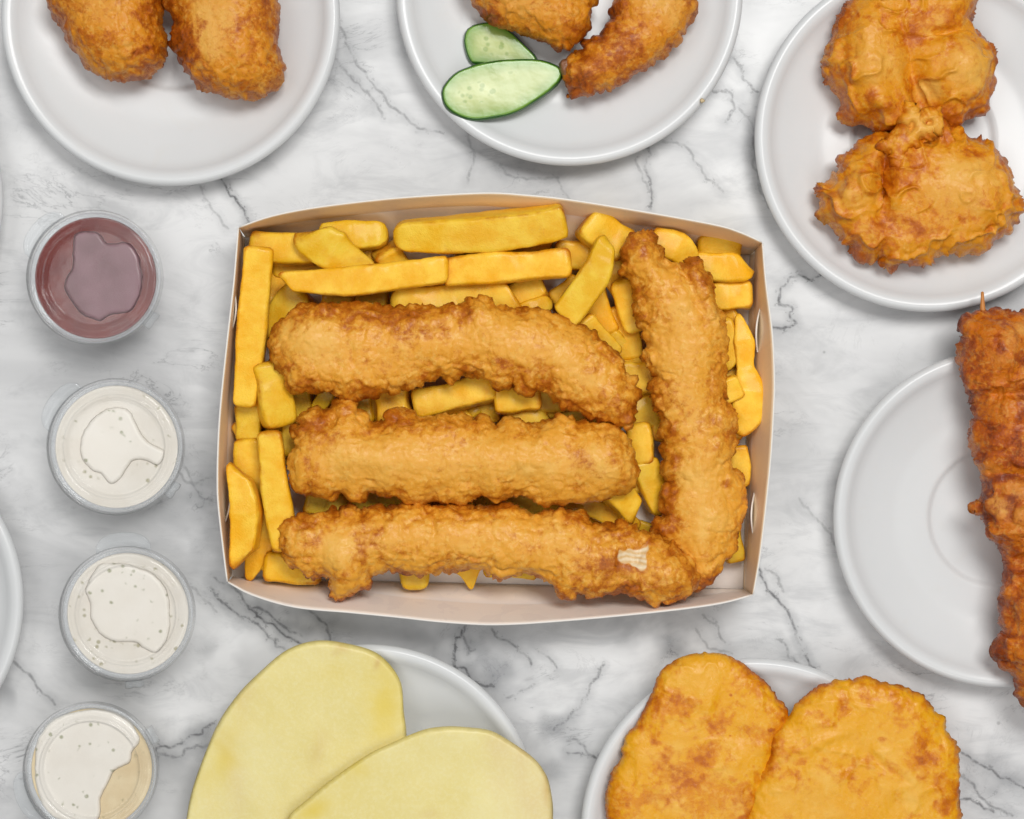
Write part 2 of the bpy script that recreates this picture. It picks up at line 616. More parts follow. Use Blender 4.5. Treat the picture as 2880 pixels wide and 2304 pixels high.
# drawn veins: vd = pixels to the vein / 100
vw = t.math('ADD', vd, t.math('MULTIPLY', t.math('SUBTRACT', n_f, 0.5), 0.11))
core = t.range(vw, -0.005, 0.058, 1.0, 0.0)
brk3 = t.range(n_m, 0.34, 0.50)
blot = t.math('MULTIPLY', t.range(vd, 0.02, 0.20, 1.0, 0.0), t.range(t.tex(230, 5, 0.75), 0.56, 0.64))
core = t.math('MULTIPLY', t.math('MAXIMUM', t.math('MULTIPLY', core, brk3), t.math('MULTIPLY', blot, 0.8)), amt)
vh = t.range(t.math('ADD', vd, t.math('MULTIPLY', t.math('SUBTRACT', n_m, 0.5), 0.5)), 0.0, 0.28, 1.0, 0.0)
base = t.mix(t.math('MULTIPLY', t.math('MULTIPLY', vh, amt), 0.5), base, (0.33, 0.335, 0.345))
base = t.mix(t.math('MULTIPLY', core, 0.95), base, (0.085, 0.085, 0.09))
sp = t.node('ShaderNodeTexVoronoi')
sp.inputs['Scale'].default_value = 38
t.link(t.coord(), sp.inputs['Vector'])
spk = t.math('MULTIPLY', t.range(sp.outputs['Distance'], 0.02, 0.045, 1.0, 0.0), t.range(t.tex(11, 2), 0.5, 0.6))
base = t.mix(t.math('MULTIPLY', spk, 0.6), base, (0.2, 0.2, 0.2))
t.link(base, t.b.inputs['Base Color'])
t.set(Roughness=0.32)
t.b.inputs['Specular IOR Level'].default_value = 0.4
M['marble'] = t.m

# box card
t = NT("kraft_card_inside")
r, g, b = t.tone()
n = t.tex(60, 4)
fib = t.tex(900, 3)
c = t.mix(n, (0.90, 0.70, 0.46), (0.92, 0.735, 0.51))
c = t.mix(t.math('MULTIPLY', fib, 0.10), c, (0.5, 0.36, 0.24))
st = t.math('MULTIPLY', t.range(t.tex(70, 5, 0.55, None, 0.6), 0.55, 0.575), t.math('ADD', g, 0.25, True))
c = t.mix(t.math('MULTIPLY', st, 0.4), c, (0.62, 0.44, 0.30))
c = t.mix(t.math('MULTIPLY', r, 0.8), c, (0.90, 0.80, 0.70))
c = t.mix(t.math('MULTIPLY', b, 0.85), c, (0.93, 0.89, 0.87))  # pale card: the floor's own colour, but painted-in light on the walls
t.link(c, t.b.inputs['Base Color'])
t.set(Roughness=0.5)
t.b.inputs['Specular IOR Level'].default_value = 0.3
t.bump(t.math('ADD', t.tex(30, 2), t.math('MULTIPLY', fib, 0.05)), 0.15, 0.003)
M['card'] = t.m

t = NT("white_card_outside")
c = t.mix(t.tex(300, 3), (0.80, 0.76, 0.70), (0.84, 0.80, 0.75))
t.link(c, t.b.inputs['Base Color'])
t.set(Roughness=0.5)
M['card_out'] = t.m

# clear plastic
def plastic(name, milky, tint=(0.97, 0.98, 0.985)):
    t = NT(name)
    tr = t.node('ShaderNodeBsdfTransparent')
    tr.inputs[0].default_value = (*tint, 1)
    gl = t.node('ShaderNodeBsdfGlossy')
    gl.inputs['Roughness'].default_value = 0.09
    df = t.node('ShaderNodeBsdfDiffuse')
    df.inputs[0].default_value = (0.86, 0.88, 0.9, 1)
    ge = t.node('ShaderNodeNewGeometry')
    dt = t.node('ShaderNodeVectorMath', operation='DOT_PRODUCT')
    t.link(ge.outputs['Normal'], dt.inputs[0])
    t.link(ge.outputs['Incoming'], dt.inputs[1])
    co = t.math('ABSOLUTE', dt.outputs['Value'])
    fr = t.math('ADD', t.math('MULTIPLY', t.math('POWER', t.math('SUBTRACT', 1.0, co, True), 2.4), 0.8), 0.014)
    m1 = t.node('ShaderNodeMixShader')
    m1.inputs[0].default_value = milky
    t.link(tr.outputs[0], m1.inputs[1])
    t.link(df.outputs[0], m1.inputs[2])
    m2 = t.node('ShaderNodeMixShader')
    t.link(fr, m2.inputs[0])
    t.link(m1.outputs[0], m2.inputs[1])
    t.link(gl.outputs[0], m2.inputs[2])
    t.link(m2.outputs[0], t.out.inputs['Surface'])
    return t.m


M['lid'] = plastic("clear_lid_plastic", 0.018, (1, 1, 1))
M['tab'] = plastic("thin_tab_plastic", 0.07)
M['grease'] = plastic("thin_grease", 0.0, (0.99, 0.985, 0.96))
M['cup'] = plastic("cloudy_cup_plastic", 0.26)


def sauce_mat(name, a, b, fleck, rough):
    t = NT(name)
    c = t.mix(t.range(t.tex(70, 4), 0.3, 0.7), a, b)
    if fleck:
        v = t.node('ShaderNodeTexVoronoi')
        v.inputs['Scale'].default_value = 260
        t.link(t.coord(), v.inputs['Vector'])
        s = t.math('MULTIPLY', t.range(v.outputs['Distance'], 0.14, 0.36, 1.0, 0.0), t.range(t.tex(150, 3), 0.50, 0.60))
        c = t.mix(t.math('MULTIPLY', s, 0.75), c, fleck)
    t.link(c, t.b.inputs['Base Color'])
    t.set(Roughness=rough)
    t.bump(t.tex(120, 3), 0.25, 0.0008)
    return t.m


M['tartare'] = sauce_mat("tartare_sauce", (0.69, 0.64, 0.56), (0.73, 0.69, 0.62), (0.30, 0.27, 0.14), 0.5)
M['tartare_lid'] = sauce_mat("tartare_on_lid", (0.76, 0.715, 0.64), (0.79, 0.75, 0.68), (0.25, 0.26, 0.13), 0.4)
M['tartare_tan'] = sauce_mat("thin_tartare", (0.64, 0.50, 0.29), (0.72, 0.60, 0.38), (0.4, 0.33, 0.18), 0.5)
M['chilli'] = sauce_mat("red_sauce", (0.12, 0.008, 0.005), (0.17, 0.018, 0.010), None, 0.14)
M['chilli_lid'] = sauce_mat("red_sauce_film_on_lid", (0.15, 0.055, 0.065), (0.22, 0.10, 0.12), None, 0.3)

# raw potato
t = NT("raw_potato")
r, g, b = t.tone()
c = t.mix(t.range(t.tex(18, 4), 0.3, 0.7), (0.73, 0.61, 0.21), (0.79, 0.69, 0.31))
c = t.mix(t.math('MULTIPLY', t.range(t.tex(11, 4, 0.55, None, 0.5), 0.48, 0.68), 0.6), c, (0.70, 0.53, 0.25))
c = t.mix(t.math('MULTIPLY', t.range(t.tex(600, 4, 0.6), 0.4, 0.7), 0.14), c, (0.9, 0.86, 0.6))
c = t.mix(t.math('MULTIPLY', r, t.range(t.tex(40, 4, 0.6), 0.3, 0.6, 0.6, 1.3), True), c, (0.72, 0.54, 0.055))
c = t.mix(t.math('MULTIPLY', g, 0.8), c, (0.58, 0.36, 0.10))
t.link(c, t.b.inputs['Base Color'])
t.set(Roughness=0.42, Subsurface_Weight=0.08, Subsurface_Scale=0.004)
t.b.inputs['Subsurface Radius'].default_value = (1.0, 0.85, 0.35)
w = t.node('ShaderNodeTexWave')
w.inputs['Scale'].default_value = 55
w.inputs['Distortion'].default_value = 2.5
w.inputs['Detail'].default_value = 3
w.bands_direction = 'DIAGONAL'
t.link(t.coord(), w.inputs['Vector'])
t.bump(t.math('ADD', t.math('ADD', t.tex(35, 3), t.math('MULTIPLY', t.tex(900, 3), 0.08)), t.math('MULTIPLY', w.outputs['Fac'], 0.05)), 0.35, 0.002)
M['potato'] = t.m

# cucumber
t = NT("cucumber_flesh")
r, g, b = t.tone()
c = t.mix(t.range(t.tex(160, 4), 0.3, 0.7), (0.25, 0.35, 0.06), (0.33, 0.43, 0.10))
c = t.mix(t.range(r, 0.0, 0.45), t.mix(t.tex(120, 3), (0.33, 0.41, 0.09), (0.43, 0.50, 0.16)), c)
v = t.node('ShaderNodeTexVoronoi')
v.inputs['Scale'].default_value = 300
t.link(t.coord(), v.inputs['Vector'])
sd_ = t.math('MULTIPLY', t.range(v.outputs['Distance'], 0.25, 0.5, 1.0, 0.0), t.range(g, 0.25, 0.6))
c = t.mix(t.math('MULTIPLY', g, 0.55), c, (0.50, 0.55, 0.19))
c = t.mix(t.math('MULTIPLY', sd_, 0.85), c, (0.22, 0.32, 0.04))
c = t.mix(t.range(r, 0.35, 0.84), c, (0.17, 0.33, 0.04))
c = t.mix(t.range(r, 0.80, 0.90), c, (0.020, 0.095, 0.008))
t.link(c, t.b.inputs['Base Color'])
t.set(Roughness=0.22, Subsurface_Weight=0.05, Subsurface_Scale=0.002)
t.bump(t.tex(200, 2), 0.12, 0.0006)
M['cucumber'] = t.m

t = NT("prawn_tail_shell")
c = t.mix(t.tex(500, 4), (0.36, 0.16, 0.07), (0.10, 0.03, 0.012))
t.link(c, t.b.inputs['Base Color'])
t.set(Roughness=0.35)
t.bump(t.tex(700, 3), 0.6, 0.001)
M['tail'] = t.m

t = NT("bamboo")
c = t.mix(t.tex(300, 4), (0.62, 0.25, 0.05), (0.48, 0.17, 0.03))
t.link(c, t.b.inputs['Base Color'])
t.set(Roughness=0.5)
M['bamboo'] = t.m

# ------------------------------------------------------------------ table
veins = [
    (1.0, [(606, 488), (628, 520), (645, 548), (672, 580), (690, 606), (707, 640)]),
    (0.55, [(950, 60), (975, 130), (1010, 190), (1060, 240), (1100, 300), (1160, 345), (1250, 380)]),
    (0.5, [(930, 150), (985, 215), (1060, 300), (1075, 330)]),
    (0.9, [(1812, 398), (1822, 430), (1820, 480), (1832, 520), (1829, 555), (1832, 592)]),
    (0.5, [(1790, 440), (1808, 490), (1822, 540)]),
    (0.55, [(1865, 394), (1930, 425), (1975, 480), (2010, 520), (2040, 545)]),
    (0.7, [(2058, 160), (2085, 190), (2100, 235), (2135, 262)]),
    (0.7, [(1995, 250), (2040, 255), (2065, 300), (2040, 335)]),
    (0.45, [(2080, 300), (2110, 350), (2120, 440), (2140, 520), (2160, 580)]),
    (0.9, [(2312, 772), (2265, 783), (2215, 790), (2193, 830), (2205, 862), (2232, 872), (2222, 898), (2228, 918), (2175, 918)]),
    (0.85, [(2128, 1590), (2150, 1640), (2185, 1688), (2215, 1722), (2238, 1762), (2246, 1800), (2268, 1845), (2288, 1884)]),
    (0.45, [(2150, 1600), (2180, 1625), (2200, 1670)]),
    (0.5, [(2190, 1800), (2215, 1840), (2245, 1870)]),
    (0.75, [(588, 1640), (625, 1700), (680, 1740), (728, 1762), (760, 1800), (800, 1835)]),
    (0.7, [(600, 1620), (660, 1660), (700, 1705), (760, 1730), (800, 1760), (850, 1790)]),
    (0.9, [(700, 1700), (730, 1740), (780, 1760), (830, 1800), (860, 1805)]),
    (0.7, [(860, 1700), (900, 1740), (920, 1770), (930, 1805)]),
    (1.0, [(1312, 1756), (1300, 1785), (1284, 1800), (1282, 1850), (1276, 1880)]),
    (0.9, [(1278, 1872), (1320, 1892), (1345, 1915), (1392, 1932)]),
    (0.7, [(1388, 1765), (1400, 1790), (1440, 1810), (1480, 1850), (1500, 1868)]),
    (0.6, [(1300, 1790), (1325, 1820), (1312, 1845), (1340, 1830)]),
    (0.6, [(1500, 1820), (1540, 1845), (1560, 1880)]),
    (0.5, [(1420, 1960), (1460, 1945), (1505, 1930)]),
    (0.65, [(1700, 1870), (1678, 1900), (1650, 1950), (1615, 2000), (1580, 2030), (1558, 2058)]),
    (0.75, [(1595, 2112), (1630, 2120), (1660, 2130), (1690, 2145)]),
    (0.55, [(1600, 2080), (1625, 2085), (1660, 2115)]),
    (0.6, [(34, 1862), (80, 1905), (120, 1945), (155, 1985)]),
    (0.8, [(440, 2108), (480, 2095), (520, 2075), (560, 2060), (605, 2035)]),
    (0.6, [(450, 2120), (500, 2130), (540, 2105), (600, 2085)]),
    (0.45, [(505, 1240), (520, 1310), (560, 1390), (600, 1410)]),
    (0.4, [(500, 1330), (540, 1360), (600, 1350)]),
    (0.4, [(540, 1650), (580, 1690), (610, 1720)]),
    (0.8, [(2700, 2112), (2760, 2150), (2820, 2185), (2880, 2215), (2950, 2250)]),
    (0.6, [(2690, 2180), (2730, 2200), (2780, 2260), (2850, 2290)]),
    (0.8, [(2690, 2250), (2740, 2262), (2800, 2290)]),
    (0.45, [(1400, 470), (1450, 500), (1560, 505), (1600, 560)]),
    (0.45, [(1310, 380), (1330, 440), (1310, 520)]),
    (0.4, [(560, 520), (600, 600), (640, 650)]),
    (0.35, [(2250, 1400), (2330, 1500), (2400, 1600)]),
    (0.4, [(1960, 1770), (2000, 1830), (2060, 1840)]),
    (0.5, [(1980, 1730), (2020, 1765), (2040, 1800)]),
]
clouds = [(860, 1760, 150, 60, 20, 0.85), (1350, 1850, 120, 90, 40, 0.65), (760, 1700, 110, 60, 30, 0.6),
          (1560, 2060, 80, 120, 15, 0.5), (1020, 260, 200, 60, 42, 0.45), (2070, 250, 60, 130, -10, 0.55),
          (2120, 420, 60, 190, -15, 0.35), (560, 1420, 90, 160, -10, 0.40), (1450, 470, 180, 40, 10, 0.35),
          (1180, 1780, 160, 40, 5, 0.3), (1850, 1800, 180, 70, 20, 0.45), (2800, 2180, 140, 60, 30, 0.4),
          (520, 2090, 110, 40, -25, 0.55), (620, 1850, 90, 60, 0, 0.3), (1960, 1850, 90, 60, 0, 0.4), (60, 1960, 90, 40, 45, 0.35)]
TX0, TX1, TY0, TY1, tstep = -1250.0, 4130.0, -1250.0, 3550.0, 13.0
gx = np.arange(TX0, TX1, tstep)
gy = np.arange(TY0, TY1, tstep)
# finer lattice in the photographed part
gx = np.unique(np.round(np.r_[gx, np.arange(-20, 2900, 6.5)], 1))
gy = np.unique(np.round(np.r_[gy, np.arange(-20, 2330, 6.5)], 1))
X, Y = np.meshgrid(gx, gy)
dist = np.full(X.shape, 9.0)
amt = np.zeros(X.shape)
for (a, pts) in veins:
    p = smooth_open(pts, 9 * len(pts))
    jit = np.stack([fbm(np.c_[p, 0 * p[:, 0]], 30, 4, 5), fbm(np.c_[p, 0 * p[:, 0]], 30, 4, 9)], 1) * 9
    p = p + jit
    lo, hi = p.min(0) - 70, p.max(0) + 70
    ix = np.where((gx > lo[0]) & (gx < hi[0]))[0]
    iy = np.where((gy > lo[1]) & (gy < hi[1]))[0]
    xs, ys = X[np.ix_(iy, ix)], Y[np.ix_(iy, ix)]
    best = np.full(xs.shape, 1e9)
    for i in range(len(p) - 1):
        e = p[i + 1] - p[i]
        tt = np.clip(((xs - p[i, 0]) * e[0] + (ys - p[i, 1]) * e[1]) / (e @ e + 1e-9), 0, 1)
        best = np.minimum(best, (xs - p[i, 0] - tt * e[0]) ** 2 + (ys - p[i, 1] - tt * e[1]) ** 2)
    best = np.sqrt(best) / 100
    sub = dist[np.ix_(iy, ix)]
    am = amt[np.ix_(iy, ix)]
    close = best < sub
    dist[np.ix_(iy, ix)] = np.where(close, best, sub)
    amt[np.ix_(iy, ix)] = np.where(close, a, am)
cloud = np.zeros(X.shape)
for (cx, cy, rx, ry, ang, a) in clouds:
    ca, sa = math.cos(math.radians(ang)), math.sin(math.radians(ang))
    dx, dy = X - cx, Y - cy
    r2 = ((dx * ca + dy * sa) / rx) ** 2 + ((-dx * sa + dy * ca) / ry) ** 2
    cloud = np.maximum(cloud, a * np.exp(-r2))
pp = np.stack([X.ravel(), Y.ravel(), 0 * X.ravel()], 1)
cloud = cloud * np.clip(0.65 + 0.9 * fbm(pp, 70, 3, 3).reshape(X.shape), 0, 1.5)
V = P(X.ravel(), Y.ravel(), 0)
ny, nx = X.shape
I = np.arange(nx * ny).reshape(ny, nx)
Q = np.stack([I[:-1, :-1], I[1:, :-1], I[1:, 1:], I[:-1, 1:]], -1).reshape(-1, 4)
# slab sides and underside
bord = np.r_[I[0, :-1], I[:-1, -1], I[-1, :0:-1], I[:0:-1, 0]]
low = V[bord].copy()
low[:, 2] = -0.02
nb = len(V)
V = np.vstack([V, low])
k = np.arange(len(bord))
Qs = np.stack([bord, nb + k, nb + (k + 1) % len(bord), bord[(k + 1) % len(bord)]], 1)[:, ::-1]
tone = np.stack([np.r_[dist.ravel(), np.full(len(bord), 9)], np.r_[cloud.ravel(), np.zeros(len(bord))],
                 np.r_[amt.ravel(), np.zeros(len(bord))]], 1)
tb = build("table_top", V, np.vstack([Q, Qs]), M['marble'], tone=tone, origin=(0, 0, 0))
tag(tb, "white marble table top with grey veins", None, None, "structure")


# ------------------------------------------------------------------ lathe things
def lathe(name, prof, cx, cy, mat, parent=None, seg=160, z0=0.0, closed=False, tone=None):
    """prof: list of (radius m, z m); closed ring profiles make thin-walled shells"""
    prof = np.asarray(prof, float)
    a = np.arange(seg) / seg * 2 * math.pi
    V = np.stack([cx + prof[:, 0][:, None] * np.cos(a), cy + prof[:, 0][:, None] * np.sin(a),
                  z0 + np.repeat(prof[:, 1][:, None], seg, 1)], -1).reshape(-1, 3)
    n = len(prof)
    I = np.arange(n * seg).reshape(n, seg)
    J = np.roll(I, -1, 1)
    if closed:
        I2, J2 = np.roll(I, -1, 0), np.roll(J, -1, 0)
        Q = np.stack([I, J, J2, I2], -1).reshape(-1, 4)
    else:
        Q = np.stack([I[:-1], J[:-1], J[1:], I[1:]], -1).reshape(-1, 4)
    tris = None
    if not closed:
        V = np.vstack([V, [[cx, cy, z0 + prof[0, 1]], [cx, cy, z0 + prof[-1, 1]]]])
        c0, c1 = n * seg, n * seg + 1
        tris = np.vstack([np.stack([J[0], I[0], np.full(seg, c0)], 1), np.stack([I[-1], J[-1], np.full(seg, c1)], 1)])
    return build(name, V, Q, mat, parent, tris=tris, origin=None if parent is not None else (cx, cy, z0))


def plate(x, y, r, label):
    zr = 0.0195
    c = P(x, y, zr)
    R = r * S * (H - zr) / H
    f = R / 0.0805
    top = [(0.02, .0044), (.30, .0044), (.375, .0045), (.395, .0049), (.410, .0058), (.425, .0064), (.45, .0066), (.55, .0069),
           (.61, .0073), (.66, .0082), (.74, .0102), (.81, .0124), (.86, .0143), (.892, .0161), (.912, .0176), (.932, .0188), (.952, .0194),
           (.970, .0195), (.986, .0188), (.997, .0176), (1.0, .0164), (.994, .0154), (.980, .0145), (.94, .0126),
           (.85, .0092), (.72, .0056), (.60, .0030), (.55, .0022), (.53, .0006), (.52, 0.0), (.49, 0.0), (.48, .0006), (.46, .0022), (.2, .0024), (.02, .0024)]
    t = np.asarray(top)
    pr = smooth_open(t, 120)
    pr[:, 0] = np.clip(pr[:, 0], 0.015, 1.0) * R
    pr[:, 1] = np.clip(pr[:, 1], 0.0, 1) * 1.0
    o = lathe("plate", pr[::-1], c[0], c[1], M['plate'], seg=200)
    tag(o, label, "plate", "round white plates around the box")
    return o


plate(477, 44, 478, "round white plate holding two chunky brown fritters, top left corner")
plate(1602, -24, 489, "round white plate with cucumber slices and battered prawns, top centre")
plate(2615, 386, 491, "round white plate under two lobed golden fritters joined by ragged batter")
plate(2823, 1459, 477, "round white plate with a bare cup ring under the dark brown skewer")
plate(1035, 2295, 481, "round white plate mostly hidden under two raw yellow potato slices")
plate(2127, 2347, 494, "round white plate under two big smooth golden battered discs, bottom right")
plate(-418, 1693, 481, "empty white plate edge at the left border beside the third sauce cup")
plate(-473, 560, 478, "sliver of white plate rim at the left border near the red sauce cup")


# ------------------------------------------------------------------ sauce cups
def cup(x, y, r, tab, latch, red, smear, label, gap=False):
    zt = 0.031
    c = P(x, y, zt)
    k = S * (H - zt) / H
    root = empty("sauce_cup", (c[0], c[1], 0))
    tag(root, label, "sauce cup", "lidded sauce cups in a column on the left")
    f = r / 191.0 * k
    wall = [(0.5, .0010), (128, .0010), (133, .0014), (172, .0282), (183, .0288), (183, .0294), (171, .0292), (131, .0020), (127, .0016), (0.5, .0016)]
    wall = [(1, 0.0), (126, 0.0), (133, .0012), (174, .0286), (184, .0288), (184, .0293), (172, .0292), (130, .0016), (126, .0006), (1, .0006)]
    lathe("cup_body", [(a * f, b) for a, b in wall], c[0], c[1], M['cup'], root, seg=128)
    top = [(1, .0300), (60, .0300), (130, .0300), (134, .0300), (137, .0304), (140, .0318), (144, .0320), (147, .0308), (150, .0303), (153, .0311), (157, .0311), (160, .0304), (174, .0304), (178, .0308),
           (181, .0328), (186, .0336), (190, .0330), (191, .0312), (190, .0270)]
    under = [(a - (1.8 if a > 100 else 0), b - .0003) for a, b in top][::-1]
    lid = lathe("lid", [(a * f, b) for a, b in (top + under)][::-1], c[0], c[1], M['lid'], root, seg=160)
    # lobe of the lid
    ang = math.atan2(-(tab[1] - y), tab[0] - x)
    n = 20
    th = np.linspace(-0.42, 0.42, n)
    rr = 190 + 40 * np.clip(1 - (np.abs(th) / 0.42) ** 3.0, 0, 1) ** 0.6
    def ring(rad, z):
        return np.stack([c[0] + rad * f * np.cos(ang + th), c[1] + rad * f * np.sin(ang + th), np.full(n, z)], 1)
    inner = np.full(n, 188.0)
    layers = [ring(inner, .0300), ring(rr - 3, .0300), ring(rr, .0298), ring(rr, .0294), ring(inner, .0294)]
    VV = np.vstack(layers)
    QQ = []
    for a in range(5):
        b2 = (a + 1) % 5
        for i in range(n - 1):
            QQ.append((a * n + i, a * n + i + 1, b2 * n + i + 1, b2 * n + i))
    build("lid_tab", VV, QQ, M['tab'], lid)
    # hinge latch
    ang2 = math.atan2(-(latch[1] - y), latch[0] - x)
    VV, QQ = [], []
    th2 = np.linspace(-0.12, 0.12, 9)
    for (ra, z) in ((187, .0275), (187, .0322), (199, .0330), (207, .0318), (208, .0290), (203, .0275)):
        bulge = 1 + 0.0 * th2
        VV.append(np.stack([c[0] + (ra + (3 * np.abs(np.sin(th2 * 20)) if ra > 195 else 0 * th2)) * f * np.cos(ang2 + th2),
                            c[1] + (ra + (3 * np.abs(np.sin(th2 * 20)) if ra > 195 else 0 * th2)) * f * np.sin(ang2 + th2), np.full(9, z)], 1))
    VV = np.vstack(VV)
    for a in range(6):
        b2 = (a + 1) % 6
        for i in range(8):
            QQ.append((a * 9 + i, a * 9 + i + 1, b2 * 9 + i + 1, b2 * 9 + i))
    for e in (0, 8):
        QQ.append((0 * 9 + e, 1 * 9 + e, 2 * 9 + e, 3 * 9 + e))
        QQ.append((0 * 9 + e, 3 * 9 + e, 4 * 9 + e, 5 * 9 + e))
    build("latch", VV, QQ, M['tab'], lid)
    sm = M['chilli'] if red else (M['tartare_tan'] if gap else M['tartare'])
    sp = [(1, .0010), (126, .0010), (130, .0024), (169, .0266), (171, .0284), (168, .0284), (158, .0281), (80, .0278), (1, .0277)]
    lathe("sauce", [(a * f, b) for a, b in sp], c[0], c[1], sm, root, seg=96)
    def wavy(px, tone, hg):
        return tone
    inflate("sauce_on_lid", smear, 0.0280, 0.0016, 0.0006, M['chilli_lid'] if red else M['tartare_lid'], root,
            edge=12, h=3.0, jag=(2.0, 16), flat=1.3, smoothq=2, sub=4)
    return root


cup(266, 781, 191, (118, 655), (421, 898), True,
    [(210, 662), (205, 749), (188, 776), (181, 811), (198, 846), (226, 881), (264, 898), (285, 903), (313, 884), (362, 879), (388, 843),
     (400, 797), (394, 735), (379, 697), (348, 679), (330, 686), (299, 683), (285, 662), (257, 650)],
    "clear lidded cup of dark red sauce, the only red one")
cup(325, 1257, 193, (161, 1135), (483, 1377), False,
    [(322, 1146), (271, 1168), (231, 1223), (227, 1282), (256, 1322), (286, 1333), (308, 1362), (337, 1348), (374, 1296), (410, 1296),
     (447, 1311), (462, 1267), (418, 1245), (388, 1201), (366, 1157)],
    "clear lidded cup of white tartare sauce directly below the red one")
cup(357, 1727, 191, (344, 1523), (377, 1919), False,
    [(278, 1589), (240, 1655), (253, 1699), (256, 1743), (286, 1787), (330, 1806), (381, 1806), (410, 1828), (440, 1835), (466, 1809),
     (478, 1758), (474, 1677), (440, 1619), (381, 1592), (330, 1584)],
    "clear lidded cup of cream sauce with its lid tab pointing straight up")
cup(255, 2165, 190, (73, 2249), (432, 2066), False,
    [(110, 2066), (161, 2014), (278, 1992), (352, 2014), (384, 2051), (395, 2088), (374, 2110), (366, 2146), (322, 2168), (304, 2205),
     (282, 2249), (271, 2310), (147, 2300), (102, 2212), (98, 2124)],
    "lowest lidded sauce cup, cream sauce missing from its tan right side", gap=True)

# ------------------------------------------------------------------ box
ZR = 0.038
box = empty("takeaway_box", tuple(P(1400, 1165, 0)))
tag(box, "open shallow brown card takeaway box with bowed walls full of fries and fish", "food box")
TL, TR, BR, BL = (690, 668), (2108, 718), (2090, 1657), (652, 1624)


def resam(pts, n):
    p = smooth_open(pts, 200)
    d = np.r_[0, np.cumsum(np.linalg.norm(np.diff(p, axis=0), axis=1))]
    s = np.linspace(0, d[-1], n)
    return np.stack([np.interp(s, d, p[:, 0]), np.interp(s, d, p[:, 1])], 1)


def wall(base, crease, zc, rim, stain=0.0, lit_pale=0.0):
    n = 61
    b, c, r = resam(base, n), resam(crease, n), resam(rim, n)
    rows = []
    tt = np.linspace(0, 1, n)
    arch = np.sin(tt * math.pi) ** 0.7
    zcv = 0.002 + (zc - 0.002) * (0.15 + 0.85 * arch)
    B = P(b[:, 0], b[:, 1], 0.0012)
    R = P(r[:, 0], r[:, 1], ZR)
    k = (H - zcv) / H * S
    C = np.stack([(c[:, 0] - WPX / 2) * k, (HPX / 2 - c[:, 1]) * k, zcv], 1)
    tl = []
    for i in range(6):
        u = i / 5
        rows.append(B * (1 - u) + C * u)
        tl.append(1.0 if i == 5 else 0.0)
    for u in (0.03, 0.06):
        rows.append(C * (1 - u) + R * u)
        tl.append(1.0 if u == 0.03 else 0.0)
    for u in np.linspace(0.1, 1, 9):
        rows.append(C * (1 - u) + R * u)
        tl.append(0.0)
    m = len(rows)
    A = np.array(rows)                                  # m,n,3
    cen = np.array([0.5 * (B[0] + B[-1])[0], 0.5 * (B[0] + B[-1])[1]])
    tang = R[-1] - R[0]
    nrm = np.array([tang[1], -tang[0], 0.0])
    nrm /= np.linalg.norm(nrm)
    ctr = P(1400, 1165, 0)
    if (nrm[:2] @ (B[n // 2][:2] - ctr[:2])) < 0:
        nrm = -nrm
    O = A + nrm * 0.0007
    # the cut edge at the rim is level
    V = np.vstack([A.reshape(-1, 3), O.reshape(-1, 3)])
    I = np.arange(m * n).reshape(m, n)
    J = I + m * n
    Q, F = [], []
    def add(q, mi):
        Q.append(q.reshape(-1, 4))
        F.extend([mi] * (q.size // 4))
    add(np.stack([I[:-1, :-1], I[:-1, 1:], I[1:, 1:], I[1:, :-1]], -1), 0)
    add(np.stack([J[:-1, :-1], J[1:, :-1], J[1:, 1:], J[:-1, 1:]], -1), 1)
    add(np.stack([I[-1, :-1], I[-1, 1:], J[-1, 1:], J[-1, :-1]], -1), 1)
    add(np.stack([I[0, :-1], J[0, :-1], J[0, 1:], I[0, 1:]], -1), 1)
    add(np.stack([I[:-1, 0], I[1:, 0], J[1:, 0], J[:-1, 0]], -1), 1)
    add(np.stack([I[:-1, -1], J[:-1, -1], J[1:, -1], I[1:, -1]], -1), 1)
    tone = np.zeros((len(V), 3))
    tone[:m * n, 0] = np.repeat(np.array(tl)[:, None], n, 1).ravel()
    tone[:, 1] = stain
    tone[:, 2] = lit_pale  # paler colour stands in for the light falling on this wall
    o = build("wall", V, np.vstack(Q), None, box, tone=tone, mats=[M['card'], M['card_out']], fmat=F)
    return o


rim_top = [(672, 641), (760, 611), (867, 589), (1010, 570), (1156, 556), (1363, 545), (1480, 551), (1609, 565), (1830, 601), (2018, 636), (2085, 657), (2143, 683)]
rim_right = [(2143, 683), (2152, 790), (2170, 937), (2176, 1062), (2174, 1150), (2164, 1309), (2139, 1538), (2117, 1672)]
rim_bot = [(2117, 1672), (2018, 1697), (1851, 1719), (1600, 1743), (1403, 1755), (1250, 1748), (1128, 1735), (986, 1721), (830, 1706), (710, 1672), (641, 1636)]
rim_left = [(641, 1636), (632, 1567), (616, 1425), (613, 1352), (615, 1256), (622, 1141), (640, 965), (659, 798), (672, 641)]
w1 = wall([TL, TR], [(686, 661), (800, 632), (950, 612), (1150, 590), (1300, 581), (1400, 583), (1600, 606), (1830, 640), (2000, 672), (2125, 705)], 0.024, rim_top)
w2 = wall([TR, BR], [(2122, 705), (2118, 800), (2118, 950), (2117, 1060), (2112, 1300), (2100, 1540), (2096, 1660)], 0.012, rim_right)
w3 = wall([BR, BL], [(2096, 1660), (2060, 1664), (1880, 1683), (1600, 1694), (1400, 1697), (1168, 1681), (1000, 1659), (803, 1643), (655, 1622)], 0.016, rim_bot, stain=1.0, lit_pale=0.75)
w4 = wall([BL, TL], [(650, 1622), (645, 1567), (640, 1425), (640, 1256), (648, 1100), (665, 900), (684, 664)], 0.014, rim_left, lit_pale=0.15)
